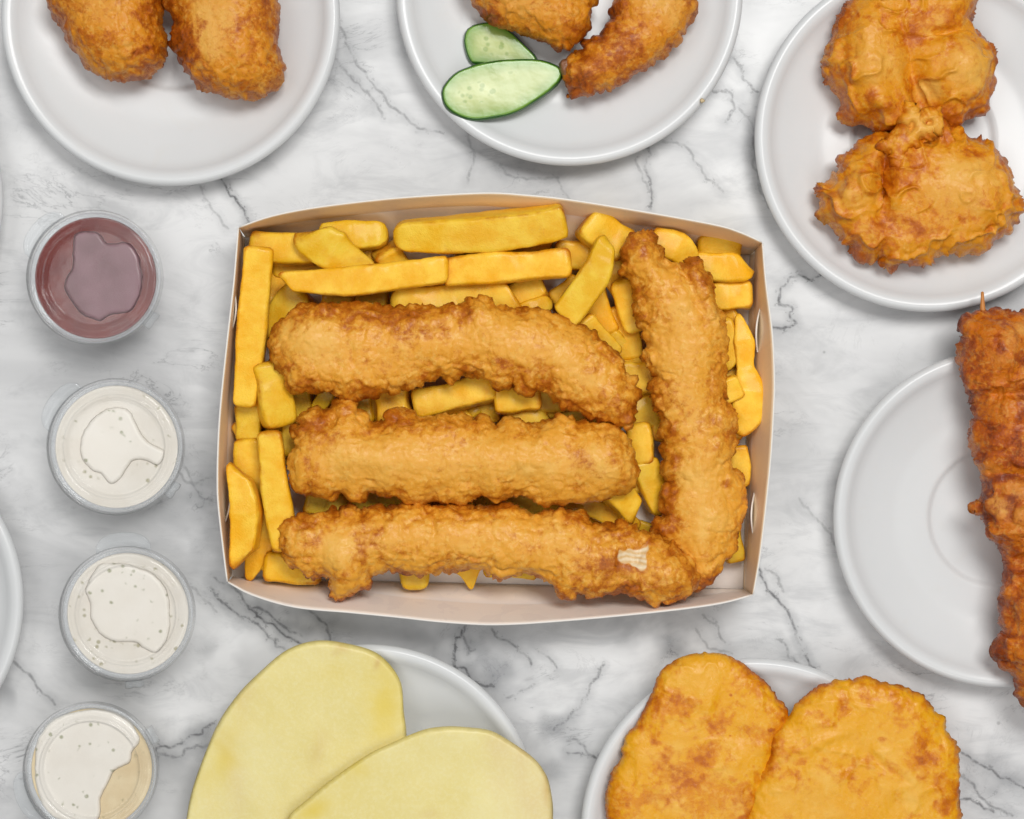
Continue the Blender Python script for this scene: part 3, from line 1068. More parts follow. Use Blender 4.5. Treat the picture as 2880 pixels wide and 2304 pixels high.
# base panel
bp = np.array([TL, TR, BR, BL], float)
n = 24
u = np.linspace(0, 1, n)
G = ((1 - u)[:, None, None] * ((1 - u)[None, :, None] * bp[0] + u[None, :, None] * bp[1]) + u[:, None, None] * ((1 - u)[None, :, None] * bp[3] + u[None, :, None] * bp[2])).reshape(-1, 2)
Va = P(G[:, 0], G[:, 1], 0.0016)
Va[:, 2] += 0.0003 * noise(np.c_[G, 0 * G[:, 0]], 200, 2)
Vb = Va.copy()
Vb[:, 2] = 0.0006
I = np.arange(n * n).reshape(n, n)
J = I + n * n
Q = [np.stack([I[:-1, :-1], I[1:, :-1], I[1:, 1:], I[:-1, 1:]], -1).reshape(-1, 4), np.stack([J[:-1, :-1], J[:-1, 1:], J[1:, 1:], J[1:, :-1]], -1).reshape(-1, 4)]
rg = np.r_[I[0, :-1], I[:-1, -1], I[-1, :0:-1], I[:0:-1, 0]]
Q.append(np.stack([rg, rg + n * n, np.roll(rg, -1) + n * n, np.roll(rg, -1)], 1)[:, ::-1])
tone = np.zeros((2 * n * n, 3))
tone[:, 2] = 1.0
build("base_panel", np.vstack([Va, Vb]), np.vstack(Q), M['card'], box, tone=tone)


def locking_tab(x0, y0, x1, y1, inward, z0, z1, wall_o):
    """crescent of card standing off the wall where the corner flap is slotted in"""
    n = 17
    tt = np.linspace(0, 1, n)
    bow = np.sin(tt * math.pi)
    xs = x0 + (x1 - x0) * tt + inward * 9 * bow
    ys = y0 + (y1 - y0) * tt
    z_hi = z0 + (z1 - z0) * bow
    lo = P(xs - inward * 3, ys, z0 - 0.001)
    k = (H - z_hi) / H * S
    hi = np.stack([(xs - WPX / 2) * k, (HPX / 2 - ys) * k, z_hi], 1)
    off = np.array([-inward * 0.0006, 0, 0])
    V = np.vstack([lo, hi, hi + off, lo + off])
    Q = []
    for a in range(4):
        b = (a + 1) % 4
        for i in range(n - 1):
            Q.append((a * n + i, a * n + i + 1, b * n + i + 1, b * n + i))
    Q.append((0, n, 2 * n, 3 * n))
    Q.append((n - 1, 2 * n - 1, 3 * n - 1, 4 * n - 1))
    build("locking_tab", V, Q, M['card_out'], wall_o)


locking_tab(661, 813, 652, 938, 1, 0.020, 0.030, w4)
locking_tab(648, 1350, 634, 1473, 1, 0.018, 0.028, w4)
locking_tab(2141, 849, 2128, 991, -1, 0.018, 0.027, w2)
locking_tab(2122, 1375, 2118, 1517, -1, 0.016, 0.025, w2)


# ------------------------------------------------------------------ fries
def fry(pts, w, z, label, th=0.95, ends=('b', 'b'), twist=0.0, slant=(0, 0), sag=0.0, seed=None, tip=0.5):
    """pts photograph pixels along the middle; w px width(s); z heights of the middle at both ends"""
    fry.k += 1
    seed = seed or fry.k
    pts = np.asarray(pts, float)
    L = np.linalg.norm(np.diff(pts, axis=0), axis=1).sum()
    n = max(18, int(L / 6.5))
    r = np.random.default_rng(seed * 13 + 5)
    if len(pts) == 2:
        d = pts[1] - pts[0]
        nn = np.array([-d[1], d[0]]) / (np.linalg.norm(d) + 1e-9)
        mid = pts.mean(0) + nn * r.uniform(-0.035, 0.035) * L
        pts = np.array([pts[0], mid, pts[1]])
    sp = smooth_open(pts, n)
    u = np.linspace(0, 1, n)
    w = np.interp(u, np.linspace(0, 1, len(w)), w) if hasattr(w, '__len__') else np.full(n, float(w))
    w = w * (1.03 + 0.05 * np.sin(u * r.uniform(4, 9) + r.uniform(0, 6)) + r.uniform(-0.07, 0.07) * (u - 0.5) * 2)
    zz = np.interp(u, [0, 1], z if hasattr(z, '__len__') else (z, z)) + sag * np.sin(u * math.pi)
    k = (H - zz) / H * S
    C = np.stack([(sp[:, 0] - WPX / 2) * k, (HPX / 2 - sp[:, 1]) * k, zz], 1)
    T = np.gradient(C, axis=0)
    T /= np.linalg.norm(T, axis=1)[:, None]
    up = np.array([0, 0, 1.0])
    A = np.cross(up, T)
    A /= np.linalg.norm(A, axis=1)[:, None]
    B = np.cross(T, A)
    tw = np.radians(twist if twist else r.uniform(-9, 9)) + np.radians(r.uniform(-6, 6)) * u
    A2 = A * np.cos(tw)[:, None] + B * np.sin(tw)[:, None]
    B2 = -A * np.sin(tw)[:, None] + B * np.cos(tw)[:, None]
    # end rounding
    s = u * L
    def cap(dist, kind, wd):
        rad = {'b': 0.20, 'r': 0.45, 'p': 1.0, 'c': 0.10}[kind] * wd
        x = np.clip(dist / rad, 0, 1)
        f = np.sqrt(np.clip(1 - (1 - x) ** 2, 0, 1))
        lo = {'b': 0.70, 'r': 0.40, 'p': 0.24, 'c': 0.86}[kind]
        return lo + (1 - lo) * (f if kind != 'p' else (0.5 * x + 0.5 * f))
    c1 = cap(s, ends[0], w.mean())
    c2 = cap(L - s, ends[1], w.mean())
    cc = c1 * c2
    m = 40
    a = np.arange(m) / m * 2 * math.pi
    ex = 2 / 7.0
    ca = np.sign(np.cos(a)) * np.abs(np.cos(a)) ** ex
    sa = np.sign(np.sin(a)) * np.abs(np.sin(a)) ** ex
    corner = (np.minimum(np.abs(ca), np.abs(sa)) ** 6)
    hw = (w / 2 * S)
    V = C[:, None, :] + A2[:, None, :] * (hw * cc)[:, None, None] * ca[None, :, None] + \
        B2[:, None, :] * (hw * th * (0.25 + 0.75 * cc))[:, None, None] * sa[None, :, None]
    for e, sl in enumerate(slant):
        if sl:
            wt = np.clip(1 - (s if e == 0 else L - s) / (1.3 * w.mean()), 0, 1)
            V = V + T[:, None, :] * (sl * hw * wt)[:, None, None] * ca[None, :, None]
    V = V.reshape(-1, 3)
    pxs = V / S
    nrm = (A2[:, None, :] * ca[None, :, None] + B2[:, None, :] * sa[None, :, None]).reshape(-1, 3)
    nrm /= np.linalg.norm(nrm, axis=1)[:, None]
    dd = 3.4 * noise(pxs, 75, seed) + 1.3 * noise(pxs, 26, seed + 1) + 0.9 * noise(pxs, 9, seed + 2)
    V = V + nrm * (dd * S)[:, None]
    # caps
    e0, e1 = V[:m].mean(0) - T[0] * 2.5 * S, V[-m:].mean(0) + T[-1] * 2.5 * S
    ring0 = V[:m] * 0.45 + e0 * 0.55
    ring1 = V[-m:] * 0.45 + e1 * 0.55
    base = len(V)
    V = np.vstack([V, ring0, ring1, [e0], [e1]])
    I = np.arange(n * m).reshape(n, m)
    J = np.roll(I, -1, 1)
    Q = [np.stack([I[:-1], I[1:], J[1:], J[:-1]], -1).reshape(-1, 4)]
    r0 = base + np.arange(m)
    r1 = r0 + m
    Q.append(np.stack([I[0], J[0], np.roll(r0, -1), r0], 1))
    Q.append(np.stack([I[-1], r1, np.roll(r1, -1), J[-1]], 1))
    tr = np.vstack([np.stack([r0, np.roll(r0, -1), np.full(m, base + 2 * m)], 1), np.stack([r1, np.full(m, base + 2 * m + 1), np.roll(r1, -1)], 1)])
    tone = np.zeros((len(V), 3))
    endn = np.clip(1 - np.minimum(s, L - s) / 26.0, 0, 1)
    br = (0.85 * corner[None, :] + 0.5 * endn[:, None]).reshape(-1) + 0.30 * fbm(pxs, 60, 3, seed + 4)
    tone[:n * m, 0] = np.clip(br, 0, 1)
    tone[n * m:, 0] = 0.75
    o = build("fry", V, np.vstack(Q), M['fry'], tris=tr, tone=tone)
    tag(o, label, "fry", "thick-cut fries in the box")
    return o


fry.k = 0
# a slot for each visible fry: middle line, width, heights, how it looks
F = [
    ([(729, 695), (712, 900), (688, 1145)], (80, 80, 68), (.026, .026), "longest upright fry against the left wall, below the upper left corner", dict(ends=('b', 'b'))),
    ([(704, 688), (890, 700)], 84, (.018, .018), "short pale fry in the upper left corner behind the upright one", dict(ends=('b', 'c'))),
    ([(862, 655), (940, 705), (1052, 752)], (95, 118, 62), (.028, .026), "flat leaf-shaped orange fry near the upper left corner", dict(ends=('r', 'p'), th=.6, slant=(0.5, 0))),
    ([(900, 668), (1092, 660)], 78, (.020, .020), "blunt yellow fry behind the leaf-shaped one along the top wall", dict(ends=('b', 'r'))),
    ([(1108, 664), (1300, 658), (1480, 640), (1590, 614)], (86, 96, 92, 96), (.027, .030), "longest thick fry lying right under the top wall", dict(ends=('r', 'b'), twist=14)),
    ([(1082, 700), (1128, 790)], 82, (.020, .012), "stub of pale fry poking up left of the longest thick fry", dict(ends=('c', 'b'))),
    ([(800, 792), (1000, 790), (1262, 758)], (56, 78, 76), (.031, .030), "long yellow fry with a small split, second row from the top wall", dict(ends=('b', 'b'), slant=(-0.6, 0.1))),
    ([(1250, 765), (1606, 739)], 78, (.027, .027), "bright straight fry continuing the split fry to the right", dict(ends=('c', 'b'))),
    ([(1100, 858), (1300, 836), (1450, 838)], (70, 76, 74), (.020, .020), "yellow fry peeking out just above the uppermost fish", dict(ends=('r', 'c'), slant=(0, -0.6))),
    ([(1415, 852), (1530, 800)], 68, (.012, .014), "dull short fry under the right end of the bright straight fry", dict(ends=('b', 'c'))),
    ([(1445, 890), (1550, 848)], 54, (.018, .016), "small pale broken fry touching the upper edge of the top fish", dict(ends=('b', 'r'))),
    ([(1560, 720), (1668, 722)], 80, (.012, .012), "shaded fry behind the diagonal one, under the top wall", dict()),
    ([(1648, 618), (1758, 698)], 96, (.024, .020), "ragged wide fry leaning on the top wall beside the upright fish", dict(ends=('c', 'c'), th=.7)),
    ([(1708, 672), (1672, 772), (1586, 898)], (52, 88, 80), (.033, .028), "steep diagonal yellow fry left of the upright fish", dict(ends=('r', 'c'), slant=(0.3, 0.25))),
    ([(1828, 682), (1900, 700), (1945, 745)], (76, 80, 70), (.020, .020), "curved fry behind the notched top of the upright fish", dict(ends=('b', 'b'))),
    ([(1950, 752), (2104, 750)], 80, (.018, .018), "plump bright fry in the upper right corner", dict(ends=('b', 'r'), slant=(0, -0.4))),
    ([(1985, 832), (2114, 830)], 76, (.014, .014), "short blunt fry below the plump one in the upper right corner", dict(ends=('b', 'b'))),
    ([(2030, 870), (2062, 965)], 72, (.008, .008), "shaded fry deep between the upright fish and the right wall", dict()),
    ([(2076, 884), (2092, 960), (2096, 1030), (2106, 1100), (2094, 1170), (2062, 1212)], (40, 66, 48, 82, 84, 60), (.020, .018), "long curved waisted fry along the right wall", dict(ends=('p', 'b'), th=.8)),
    ([(2030, 895), (2052, 985), (2040, 1045)], 50, (.017, .017), "thin bright fry tucked under the right edge of the upright fish", dict(ends=('b', 'p'))),
    ([(2040, 1065), (2066, 1125)], 62, (.026, .024), "small bright nub of fry over the curved waisted one", dict(ends=('b', 'b'), th=.6)),
    ([(2070, 1255), (2080, 1370)], 58, (.012, .012), "fry end showing right of the upright fish at half height", dict(ends=('c', 'b'))),
    ([(2052, 1490), (2070, 1580)], 52, (.008, .008), "brownish fry end at the lower right beside the upright fish", dict(ends=('b', 'c'))),
    ([(1742, 785), (1765, 860), (1790, 935)], (60, 68, 52), (.018, .016), "pale slanting fry tucked under the left edge of the upright fish", dict(ends=('r', 'b'))),
    ([(1655, 800), (1708, 945)], 80, (.012, .010), "dull grey-yellow fry below the steep diagonal one", dict()),
    ([(1640, 895), (1735, 1000)], 52, (.024, .020), "thin bright fry running along the shoulder of the top fish", dict(ends=('b', 'b'))),
    ([(1742, 860), (1772, 1015)], 76, (.009, .009), "dark fry at the bottom between top fish and upright fish", dict()),
    ([(1745, 1062), (1850, 1060)], 88, (.014, .014), "squarish fry bridging the top fish and the upright fish", dict(ends=('c', 'b'))),
    ([(1800, 1112), (1818, 1205)], 82, (.008, .008), "dim fry under the squarish bridging one", dict()),
    ([(1792, 1190), (1808, 1305)], 66, (.017, .017), "greenish yellow fry right of the middle fish's upper corner", dict()),
    ([(1808, 1290), (1832, 1370), (1864, 1446)], (66, 76, 58), (.015, .012), "plump fry between the middle fish and the upright fish", dict(ends=('b', 'r'))),
    ([(1862, 1158), (1850, 1240)], 60, (.009, .009), "small dark fry end under a knob of the upright fish", dict(ends=('b', 'c'))),
    ([(1722, 1362), (1782, 1446)], (92, 62), (.020, .017), "bright wedge-shaped fry at the lower right corner of the middle fish", dict(ends=('b', 'b'), slant=(0, -0.5))),
    ([(1610, 1405), (1800, 1478)], 58, (.009, .008), "dark slanting fry below the bright wedge", dict(ends=('b', 'p'))),
    ([(1640, 1452), (1850, 1506)], 48, (.004, .004), "thin pale fry on the box floor leading to the upright fish", dict(th=.7)),
    ([(1165, 1142), (1392, 1082)], 80, (.016, .018), "wide olive fry in the gap under the top fish", dict(ends=('b', 'b'))),
    ([(1098, 1070), (1120, 1205)], 92, (.015, .015), "broad upright fry left of the wide olive one", dict()),
    ([(1006, 1080), (1022, 1195)], 74, (.014, .013), "upright fry left of the broad upright one under the top fish", dict()),
    ([(935, 1082), (878, 1165)], 46, (.020, .018), "narrow bright slanting fry between top and middle fish near their left ends", dict(ends=('b', 'p'))),
    ([(836, 1080), (862, 1185)], 64, (.012, .012), "dim fry left of the narrow slanting one", dict()),
    ([(1390, 1130), (1520, 1118)], 70, (.019, .018), "blunt cut fry in the middle of the gap under the top fish", dict(ends=('c', 'b'))),
    ([(1500, 1125), (1645, 1100)], 74, (.010, .010), "dim fry right of the blunt cut one", dict()),
    ([(1412, 1205), (1480, 1188), (1545, 1200)], 74, (.011, .011), "rounded fry under the upper edge of the middle fish", dict(ends=('r', 'r'))),
    ([(1600, 1150), (1712, 1192)], 62, (.007, .007), "darkest fry at the bottom of the gap under the top fish's tail", dict()),
    ([(1280, 1132), (1312, 1205)], 54, (.010, .010), "small pointed fry below the wide olive one", dict(ends=('p', 'b'))),
    ([(1300, 1160), (1395, 1112)], 62, (.006, .006), "shadowed fry between the wide olive and the blunt cut ones", dict()),
    ([(1362, 1125), (1388, 1190)], 46, (.008, .008), "narrow shadowed fry end beside the blunt cut one", dict()),
    ([(1510, 1158), (1625, 1172)], 60, (.006, .006), "buried fry under the dim one in the gap", dict()),
    ([(862, 1402), (975, 1432)], 78, (.013, .013), "yellow fry between middle and bottom fish near their left ends", dict(ends=('c', 'b'), th=.7)),
    ([(960, 1418), (1165, 1405)], 66, (.008, .008), "dark fry in the gap between middle and bottom fish, left part", dict()),
    ([(1420, 1408), (1585, 1432)], 70, (.010, .010), "dark fry in the gap between middle and bottom fish, right part", dict()),
    ([(1560, 1400), (1655, 1432)], 64, (.006, .006), "shadowed fry next to the dark slanting one", dict()),
    ([(1190, 1422), (1400, 1408)], 62, (.006, .006), "hardly visible fry in the middle of the lower gap", dict()),
    ([(752, 1018), (790, 1200)], 94, (.025, .023), "thick yellow fry left of the top fish's lower left corner", dict(ends=('b', 'b'), twist=-16)),
    ([(700, 1135), (700, 1245)], 72, (.014, .014), "pale fry below the foot of the longest upright one", dict()),
    ([(698, 1232), (706, 1330), (732, 1435)], (72, 80, 66), (.016, .014), "orange fry against the left wall below the middle", dict(ends=('b', 'p'))),
    ([(758, 1212), (775, 1380), (806, 1548)], (72, 76, 74), (.029, .028), "long pale yellow fry ending under the bottom fish", dict(ends=('b', 'b'))),
    ([(672, 1322), (692, 1440), (684, 1576)], (54, 84, 62), (.029, .028), "brightest fry by the lower left wall, cut slanting at both ends", dict(ends=('b', 'b'), slant=(0.9, -0.8))),
    ([(760, 1425), (738, 1520), (700, 1632)], (60, 74, 46), (.013, .010), "dull pointed fry between the brightest and the long pale one", dict(ends=('b', 'p'))),
    ([(744, 1592), (905, 1606)], 78, (.013, .013), "level fry under the left tip of the bottom fish", dict(ends=('b', 'b'))),
    ([(832, 1172), (812, 1285)], 66, (.018, .017), "pale fry half hidden by the left tip of the middle fish", dict(ends=('r', 'r'), th=.6)),
    ([(770, 748), (915, 762)], 62, (.008, .008), "shaded fry under the split fry's pointed end", dict()),
    ([(796, 770), (768, 880)], 66, (.006, .006), "dim fry beside the longest upright one", dict()),
    ([(856, 818), (800, 880), (772, 955)], 84, (.012, .010), "dull broad fry above the top fish's left end", dict()),
    ([(950, 795), (950, 885)], 92, (.012, .012), "end of a fry between the split fry and the top fish", dict()),
    ([(1045, 790), (1045, 885)], 92, (.008, .008), "darker fry end right of the one between split fry and top fish", dict()),
    ([(700, 725), (900, 728)], 60, (.007, .007), "brown shaded fry under the short pale corner fry", dict()),
    ([(1005, 690), (1062, 752)], 54, (.012, .010), "bit of fry between the leaf-shaped one and the stub", dict()),
    ([(1158, 1560), (1166, 1658)], (80, 86), (.012, .012), "rounded fry end poking out below the bottom fish", dict(ends=('b', 'r'))),
    ([(1300, 1560), (1318, 1600), (1326, 1656)], (84, 88, 40), (.012, .010), "pointed fry end poking out below the bottom fish", dict(ends=('b', 'p'), th=.6)),
    ([(1360, 1600), (1510, 1606)], 46, (.012, .012), "thin strip of fry under the lower edge of the bottom fish", dict()),
    ([(760, 984), (812, 1062)], 34, (.020, .020), "tiny pointed fry tip left of the top fish", dict(ends=('p', 'b'))),
]
for (pts, w, z, label, kw) in F:
    fry(pts, w, z, label, **kw)

# the buried bottom layer
under = [(900, 760, 1060, 775), (1150, 800, 1260, 905), (1280, 700, 1470, 712), (1480, 735, 1530, 640), (1700, 740, 1760, 820), (1960, 700, 2080, 706),
         (2000, 790, 2090, 792), (740, 1050, 860, 1120), (760, 1200, 820, 1300), (700, 1500, 790, 1590), (900, 1180, 1080, 1150), (1120, 1200, 1290, 1180), (1420, 1160, 1560, 1130),
         (1650, 1100, 1760, 1190), (1700, 950, 1830, 1060), (1750, 1260, 1780, 1390), (1500, 1430, 1640, 1400), (1180, 1440, 1330, 1400), (880, 1440, 960, 1370), (680, 1180, 760, 1330),
         (1610, 980, 1800, 1120), (2000, 900, 2050, 1100), (2080, 1100, 2040, 1230), (1330, 790, 1400, 870), (980, 690, 1090, 740), (1650, 620, 1740, 640), (850, 930, 780, 1040), (1560, 860, 1640, 800)]
where = ["below the split fry's left half", "below the join of the split fry and the bright straight fry", "below the longest thick fry's middle", "below the bright straight fry's right half",
         "below the ragged wide fry", "beside the top wall at the upper right", "under the short blunt fry at the upper right", "under the top fish's lower left", "left of the middle fish's left tip",
         "left of the bottom fish's left tip", "under the middle fish's left fringe", "below the broad upright fry in the upper gap", "below the blunt cut fry in the upper gap",
         "under the top fish's tail end", "between the top fish's shoulder and the upright fish", "right of the middle fish's right end", "under the dark fry in the lower gap, right part", "in the middle of the lower gap",
         "at the left end of the lower gap", "against the left wall at half height", "under the top fish's right half", "under the upright fish's upper half", "under the curved waisted fry",
         "above the top fish's middle", "below the gap left of the longest thick fry", "behind the ragged wide fry at the top wall", "under the top fish's left end", "left of the steep diagonal fry"]
for i, (x0, y0, x1, y1) in enumerate(under):
    fry([(x0, y0), (x1, y1)], 70 + (i * 7) % 18, (0.0078 + 0.0012 * (i % 3), 0.0078 + 0.001 * (i % 2)), "dim buried fry " + where[i],
        ends=('b', 'b'), th=.85, seed=200 + i)

# ------------------------------------------------------------------ battered fish
fa = [(760, 958), (778, 913), (808, 880), (837, 863), (897, 856), (949, 861), (1004, 854), (1045, 859), (1093, 865), (1179, 861), (1231, 867),
      (1286, 863), (1323, 846), (1361, 845), (1385, 858), (1433, 868), (1467, 880), (1504, 870), (1538, 886), (1584, 899), (1609, 918), (1642, 928),
      (1667, 953), (1709, 982), (1751, 1020), (1755, 1049), (1780, 1074), (1790, 1124), (1784, 1166), (1776, 1208), (1751, 1200), (1726, 1179),
      (1676, 1177), (1642, 1158), (1617, 1145), (1575, 1131), (1559, 1116), (1529, 1087), (1500, 1097), (1484, 1099), (1454, 1070), (1425, 1078), (1392, 1090),
      (1361, 1060), (1324, 1054), (1283, 1060), (1264, 1080), (1246, 1065), (1194, 1073), (1171, 1088), (1149, 1088), (1112, 1091), (1045, 1102),
      (993, 1114), (956, 1110), (934, 1091), (882, 1095), (837, 1102), (808, 1088), (793, 1054), (767, 1002)]
o = inflate("battered_fish", fa, 0.034, 0.013, 0.011, M['fish'], jag=(5, 24), disp=batter(0.8, 1.0, 1.0, ridge=1.1), seed=3, h=3.0,
            bumps=[(880, 940, 75, 50, 0, .0020), (1400, 900, 110, 40, 15, .002), (1150, 1040, 160, 30, 5, -.001)],
            paint=spots([(885, 950, 85, 55, 0, -0.4, 0.75), (915, 1015, 60, 35, 0, -0.1, 0.4), (1312, 890, 26, 45, 15, 0.75, -.5), (1450, 960, 180, 60, 12, -0.3, 0.25), (1620, 1040, 90, 60, 30, -0.25, 0.2),
                         (880, 1080, 60, 25, 0, .5, -.5), (1060, 880, 280, 22, 0, .3, -.3)]))
tag(o, "top one of the three level battered fish fillets, bending down to the right", "battered fish", "battered fish fillets in the box")

fb = [(811, 1327), (807, 1283), (831, 1258), (827, 1218), (852, 1185), (860, 1161), (880, 1149), (905, 1163), (931, 1152), (956, 1126), (983, 1120),
      (1008, 1150), (1034, 1179), (1056, 1193), (1082, 1187), (1078, 1168), (1095, 1156), (1137, 1151), (1162, 1165), (1200, 1172), (1242, 1170), (1290, 1170),
      (1334, 1187), (1356, 1177), (1388, 1198), (1411, 1184), (1450, 1183), (1475, 1196), (1534, 1190), (1559, 1179), (1596, 1173), (1621, 1188),
      (1676, 1190), (1717, 1192), (1755, 1208), (1767, 1238), (1784, 1275), (1792, 1334), (1784, 1367), (1746, 1384), (1709, 1398), (1634, 1407),
      (1559, 1413), (1521, 1415), (1496, 1396), (1467, 1394), (1433, 1396), (1413, 1411), (1387, 1417), (1363, 1398), (1343, 1394), (1314, 1408),
      (1266, 1410), (1209, 1402), (1189, 1417), (1148, 1419), (1124, 1402), (1079, 1396), (1036, 1384), (1014, 1408), (990, 1410), (961, 1382),
      (933, 1406), (892, 1400), (860, 1388), (827, 1384), (813, 1360)]
o = inflate("battered_fish", fb, 0.032, 0.0135, 0.011, M['fish'], jag=(4, 22), disp=batter(0.7, 0.9, 0.95, 30, ridge=1.2), seed=8, h=3.0,
            bumps=[(1250, 1290, 420, 60, 0, .0018), (1690, 1300, 60, 50, 0, .0012), (1110, 1190, 40, 30, 0, -.003), (930, 1190, 60, 20, -30, -.002)],
            paint=spots([(1300, 1290, 430, 62, 0, -0.38, 0.35), (1000, 1300, 120, 60, 0, -0.2, 0.3), (900, 1200, 95, 40, -20, 0.45, -.4), (1110, 1190, 60, 30, 0, 0.5, -.3),
                         (1672, 1302, 40, 52, -40, -0.4, 0.9), (1712, 1222, 24, 20, 0, .1, .3), (1250, 1195, 150, 26, 0, .4, -.4), (1640, 1290, 26, 60, -40, .55, -.3)]))
tag(o, "middle one of the three level battered fish fillets, with a pale split patch", "battered fish", "battered fish fillets in the box")

fd = [(1772, 661), (1800, 654), (1828, 659), (1842, 678), (1863, 710), (1883, 736), (1904, 748), (1918, 745), (1936, 730), (1953, 723), (1967, 734),
      (1981, 762), (1998, 786), (2009, 835), (2026, 876), (2043, 936), (2040, 974), (2042, 1005), (2033, 1050), (2042, 1092), (2036, 1130), (2066, 1151),
      (2071, 1183), (2066, 1238), (2060, 1284), (2064, 1317), (2089, 1342), (2097, 1384), (2099, 1442), (2085, 1484), (2072, 1509), (2060, 1559),
      (2039, 1584), (2035, 1609), (2014, 1634), (1976, 1661), (1950, 1655), (1930, 1601), (1893, 1551), (1851, 1522), (1834, 1497), (1847, 1459),
      (1868, 1455), (1863, 1417), (1870, 1367), (1893, 1361), (1872, 1334), (1863, 1309), (1880, 1298), (1861, 1267), (1874, 1242), (1853, 1221),
      (1863, 1192), (1855, 1160), (1842, 1151), (1842, 1134), (1826, 1118), (1836, 1104), (1822, 1089), (1835, 1071), (1851, 1062), (1824, 1030), (1804, 1002),
      (1828, 974), (1800, 946), (1812, 926), (1793, 908), (1779, 863), (1776, 800), (1758, 779), (1739, 769), (1746, 741), (1749, 703), (1758, 678)]
o = inflate("battered_fish", fd, 0.030, 0.013, 0.011, M['fish'], jag=(4, 22), disp=batter(0.7, 1.0, 1.05, 28, ridge=1.2), seed=14, h=3.0, tilt=(1850, 660, 0.004, 1990, 1650, -0.009),
            bumps=[(1985, 830, 22, 90, -20, .0025), (1930, 800, 14, 80, -20, -.002), (1870, 745, 30, 18, 30, -.004), (2020, 1270, 22, 25, 0, .002), (1960, 1480, 90, 120, 0, .001), (1900, 1510, 40, 60, 30, -.002)],
            paint=spots([(1900, 1000, 80, 180, -10, -0.25, 0.3), (1960, 1420, 80, 200, 0, -0.35, 0.3), (1790, 700, 45, 50, 0, 0.35, -.4), (1960, 800, 30, 90, -20, 0.25, -.2),
                         (1868, 1470, 50, 45, 0, .75, -.6), (1885, 1390, 25, 50, 0, .6, -.6), (2038, 1360, 14, 12, 0, .7, 0), (1820, 850, 50, 100, -10, .1, -.2), (2012, 1640, 50, 20, 0, .5, -.3)]))
tag(o, "upright battered fish fillet along the right wall with a notched top end", "battered fish", "battered fish fillets in the box")

fc = [(793, 1514), (803, 1477), (844, 1457), (900, 1445), (945, 1447), (977, 1435), (1014, 1439), (1079, 1431), (1132, 1417), (1189, 1423), (1249, 1421),
      (1306, 1423), (1371, 1427), (1400, 1418), (1446, 1421), (1487, 1442), (1517, 1442), (1559, 1430), (1600, 1440), (1638, 1442), (1659, 1463), (1717, 1478),
      (1751, 1480), (1809, 1501), (1851, 1517), (1888, 1547), (1934, 1567), (1955, 1597), (1966, 1634), (1943, 1655), (1909, 1672), (1884, 1689),
      (1843, 1691), (1801, 1676), (1759, 1664), (1709, 1668), (1659, 1678), (1629, 1662), (1613, 1684), (1580, 1684), (1559, 1659), (1546, 1638),
      (1517, 1634), (1496, 1618), (1454, 1622), (1396, 1624), (1359, 1603), (1274, 1603), (1201, 1616), (1160, 1616), (1128, 1605), (1075, 1609),
      (1038, 1624), (1030, 1652), (990, 1658), (982, 1672), (943, 1678), (929, 1648), (922, 1630), (892, 1628), (864, 1624), (848, 1599), (819, 1579), (795, 1547)]
o = inflate("battered_fish", fc, 0.0305, 0.0135, 0.011, M['fish'], jag=(4.5, 22), disp=batter(0.9, 1.2, 1.1, 26, ridge=1.2), seed=21, h=3.0,
            bumps=[(960, 1550, 35, 60, 10, .002), (1880, 1610, 70, 50, 20, .0015), (1778, 1565, 40, 32, 5, -.0032), (1725, 1560, 10, 34, 5, .0012), (1835, 1560, 10, 34, 5, .0010)],
            brown_edge=0.9,
            paint=spots([(955, 1545, 42, 62, 12, -0.55, 0.75), (1300, 1500, 300, 40, 3, -0.15, 0.15), (1540, 1500, 120, 40, 6, -.15, .2), (1690, 1590, 80, 30, 0, .45, -.4), (1900, 1620, 60, 40, 20, -.1, 0),
                         (860, 1500, 50, 40, 0, .25, -.3), (1750, 1650, 140, 22, 0, .5, -.4)],
                        polys=[[(1733, 1548), (1760, 1538), (1790, 1540), (1822, 1528), (1818, 1560), (1808, 1602), (1785, 1594), (1765, 1584), (1735, 1576)]]))
tag(o, "bottom battered fish fillet with a torn patch showing white flesh", "battered fish", "battered fish fillets in the box")

# ------------------------------------------------------------------ upper left plate
pa = [(135, 10), (153, 51), (179, 77), (184, 117), (214, 143), (230, 168), (255, 199), (306, 214), (357, 227), (398, 224), (423, 204), (454, 179),
      (462, 148), (459, 92), (449, 56), (454, 15), (440, -60), (360, -110), (220, -110), (150, -50)]
o = inflate("battered_fritter", pa, 0.023, 0.021, 0.0165, M['fritter'], jag=(4, 24), disp=batter(0.7, 0.8, 0.6, 24), seed=31, edge=130, brown_edge=0.6,
            paint=spots([(412, 160, 40, 12, -28, .9, -.5), (300, 40, 90, 60, 0, -.25, .3), (300, 130, 60, 30, 20, .3, 0)]))
tag(o, "left one of two chunky fritters, with a dark green spot at its tip", "fritter", "chunky fritters on the upper left plate")
pb = [(490, 51), (494, 102), (485, 122), (508, 148), (515, 173), (551, 224), (602, 255), (653, 268), (704, 273), (755, 255), (786, 224),
      (791, 173), (781, 112), (788, 51), (775, 0), (740, -90), (640, -130), (520, -110), (466, -50), (462, 10)]
o = inflate("battered_fritter", pb, 0.023, 0.021, 0.0165, M['fritter'], jag=(4, 24), disp=batter(0.7, 0.8, 0.7, 24), seed=36, edge=130, brown_edge=0.6,
            paint=spots([(610, 100, 60, 90, 10, -.35, .4), (530, 140, 35, 40, 0, .8, -.5), (500, 100, 25, 60, 0, .6, -.4), (640, 40, 80, 60, 0, -.2, .25)]))
tag(o, "right one of two chunky fritters, larger and paler in its middle", "fritter", "chunky fritters on the upper left plate")

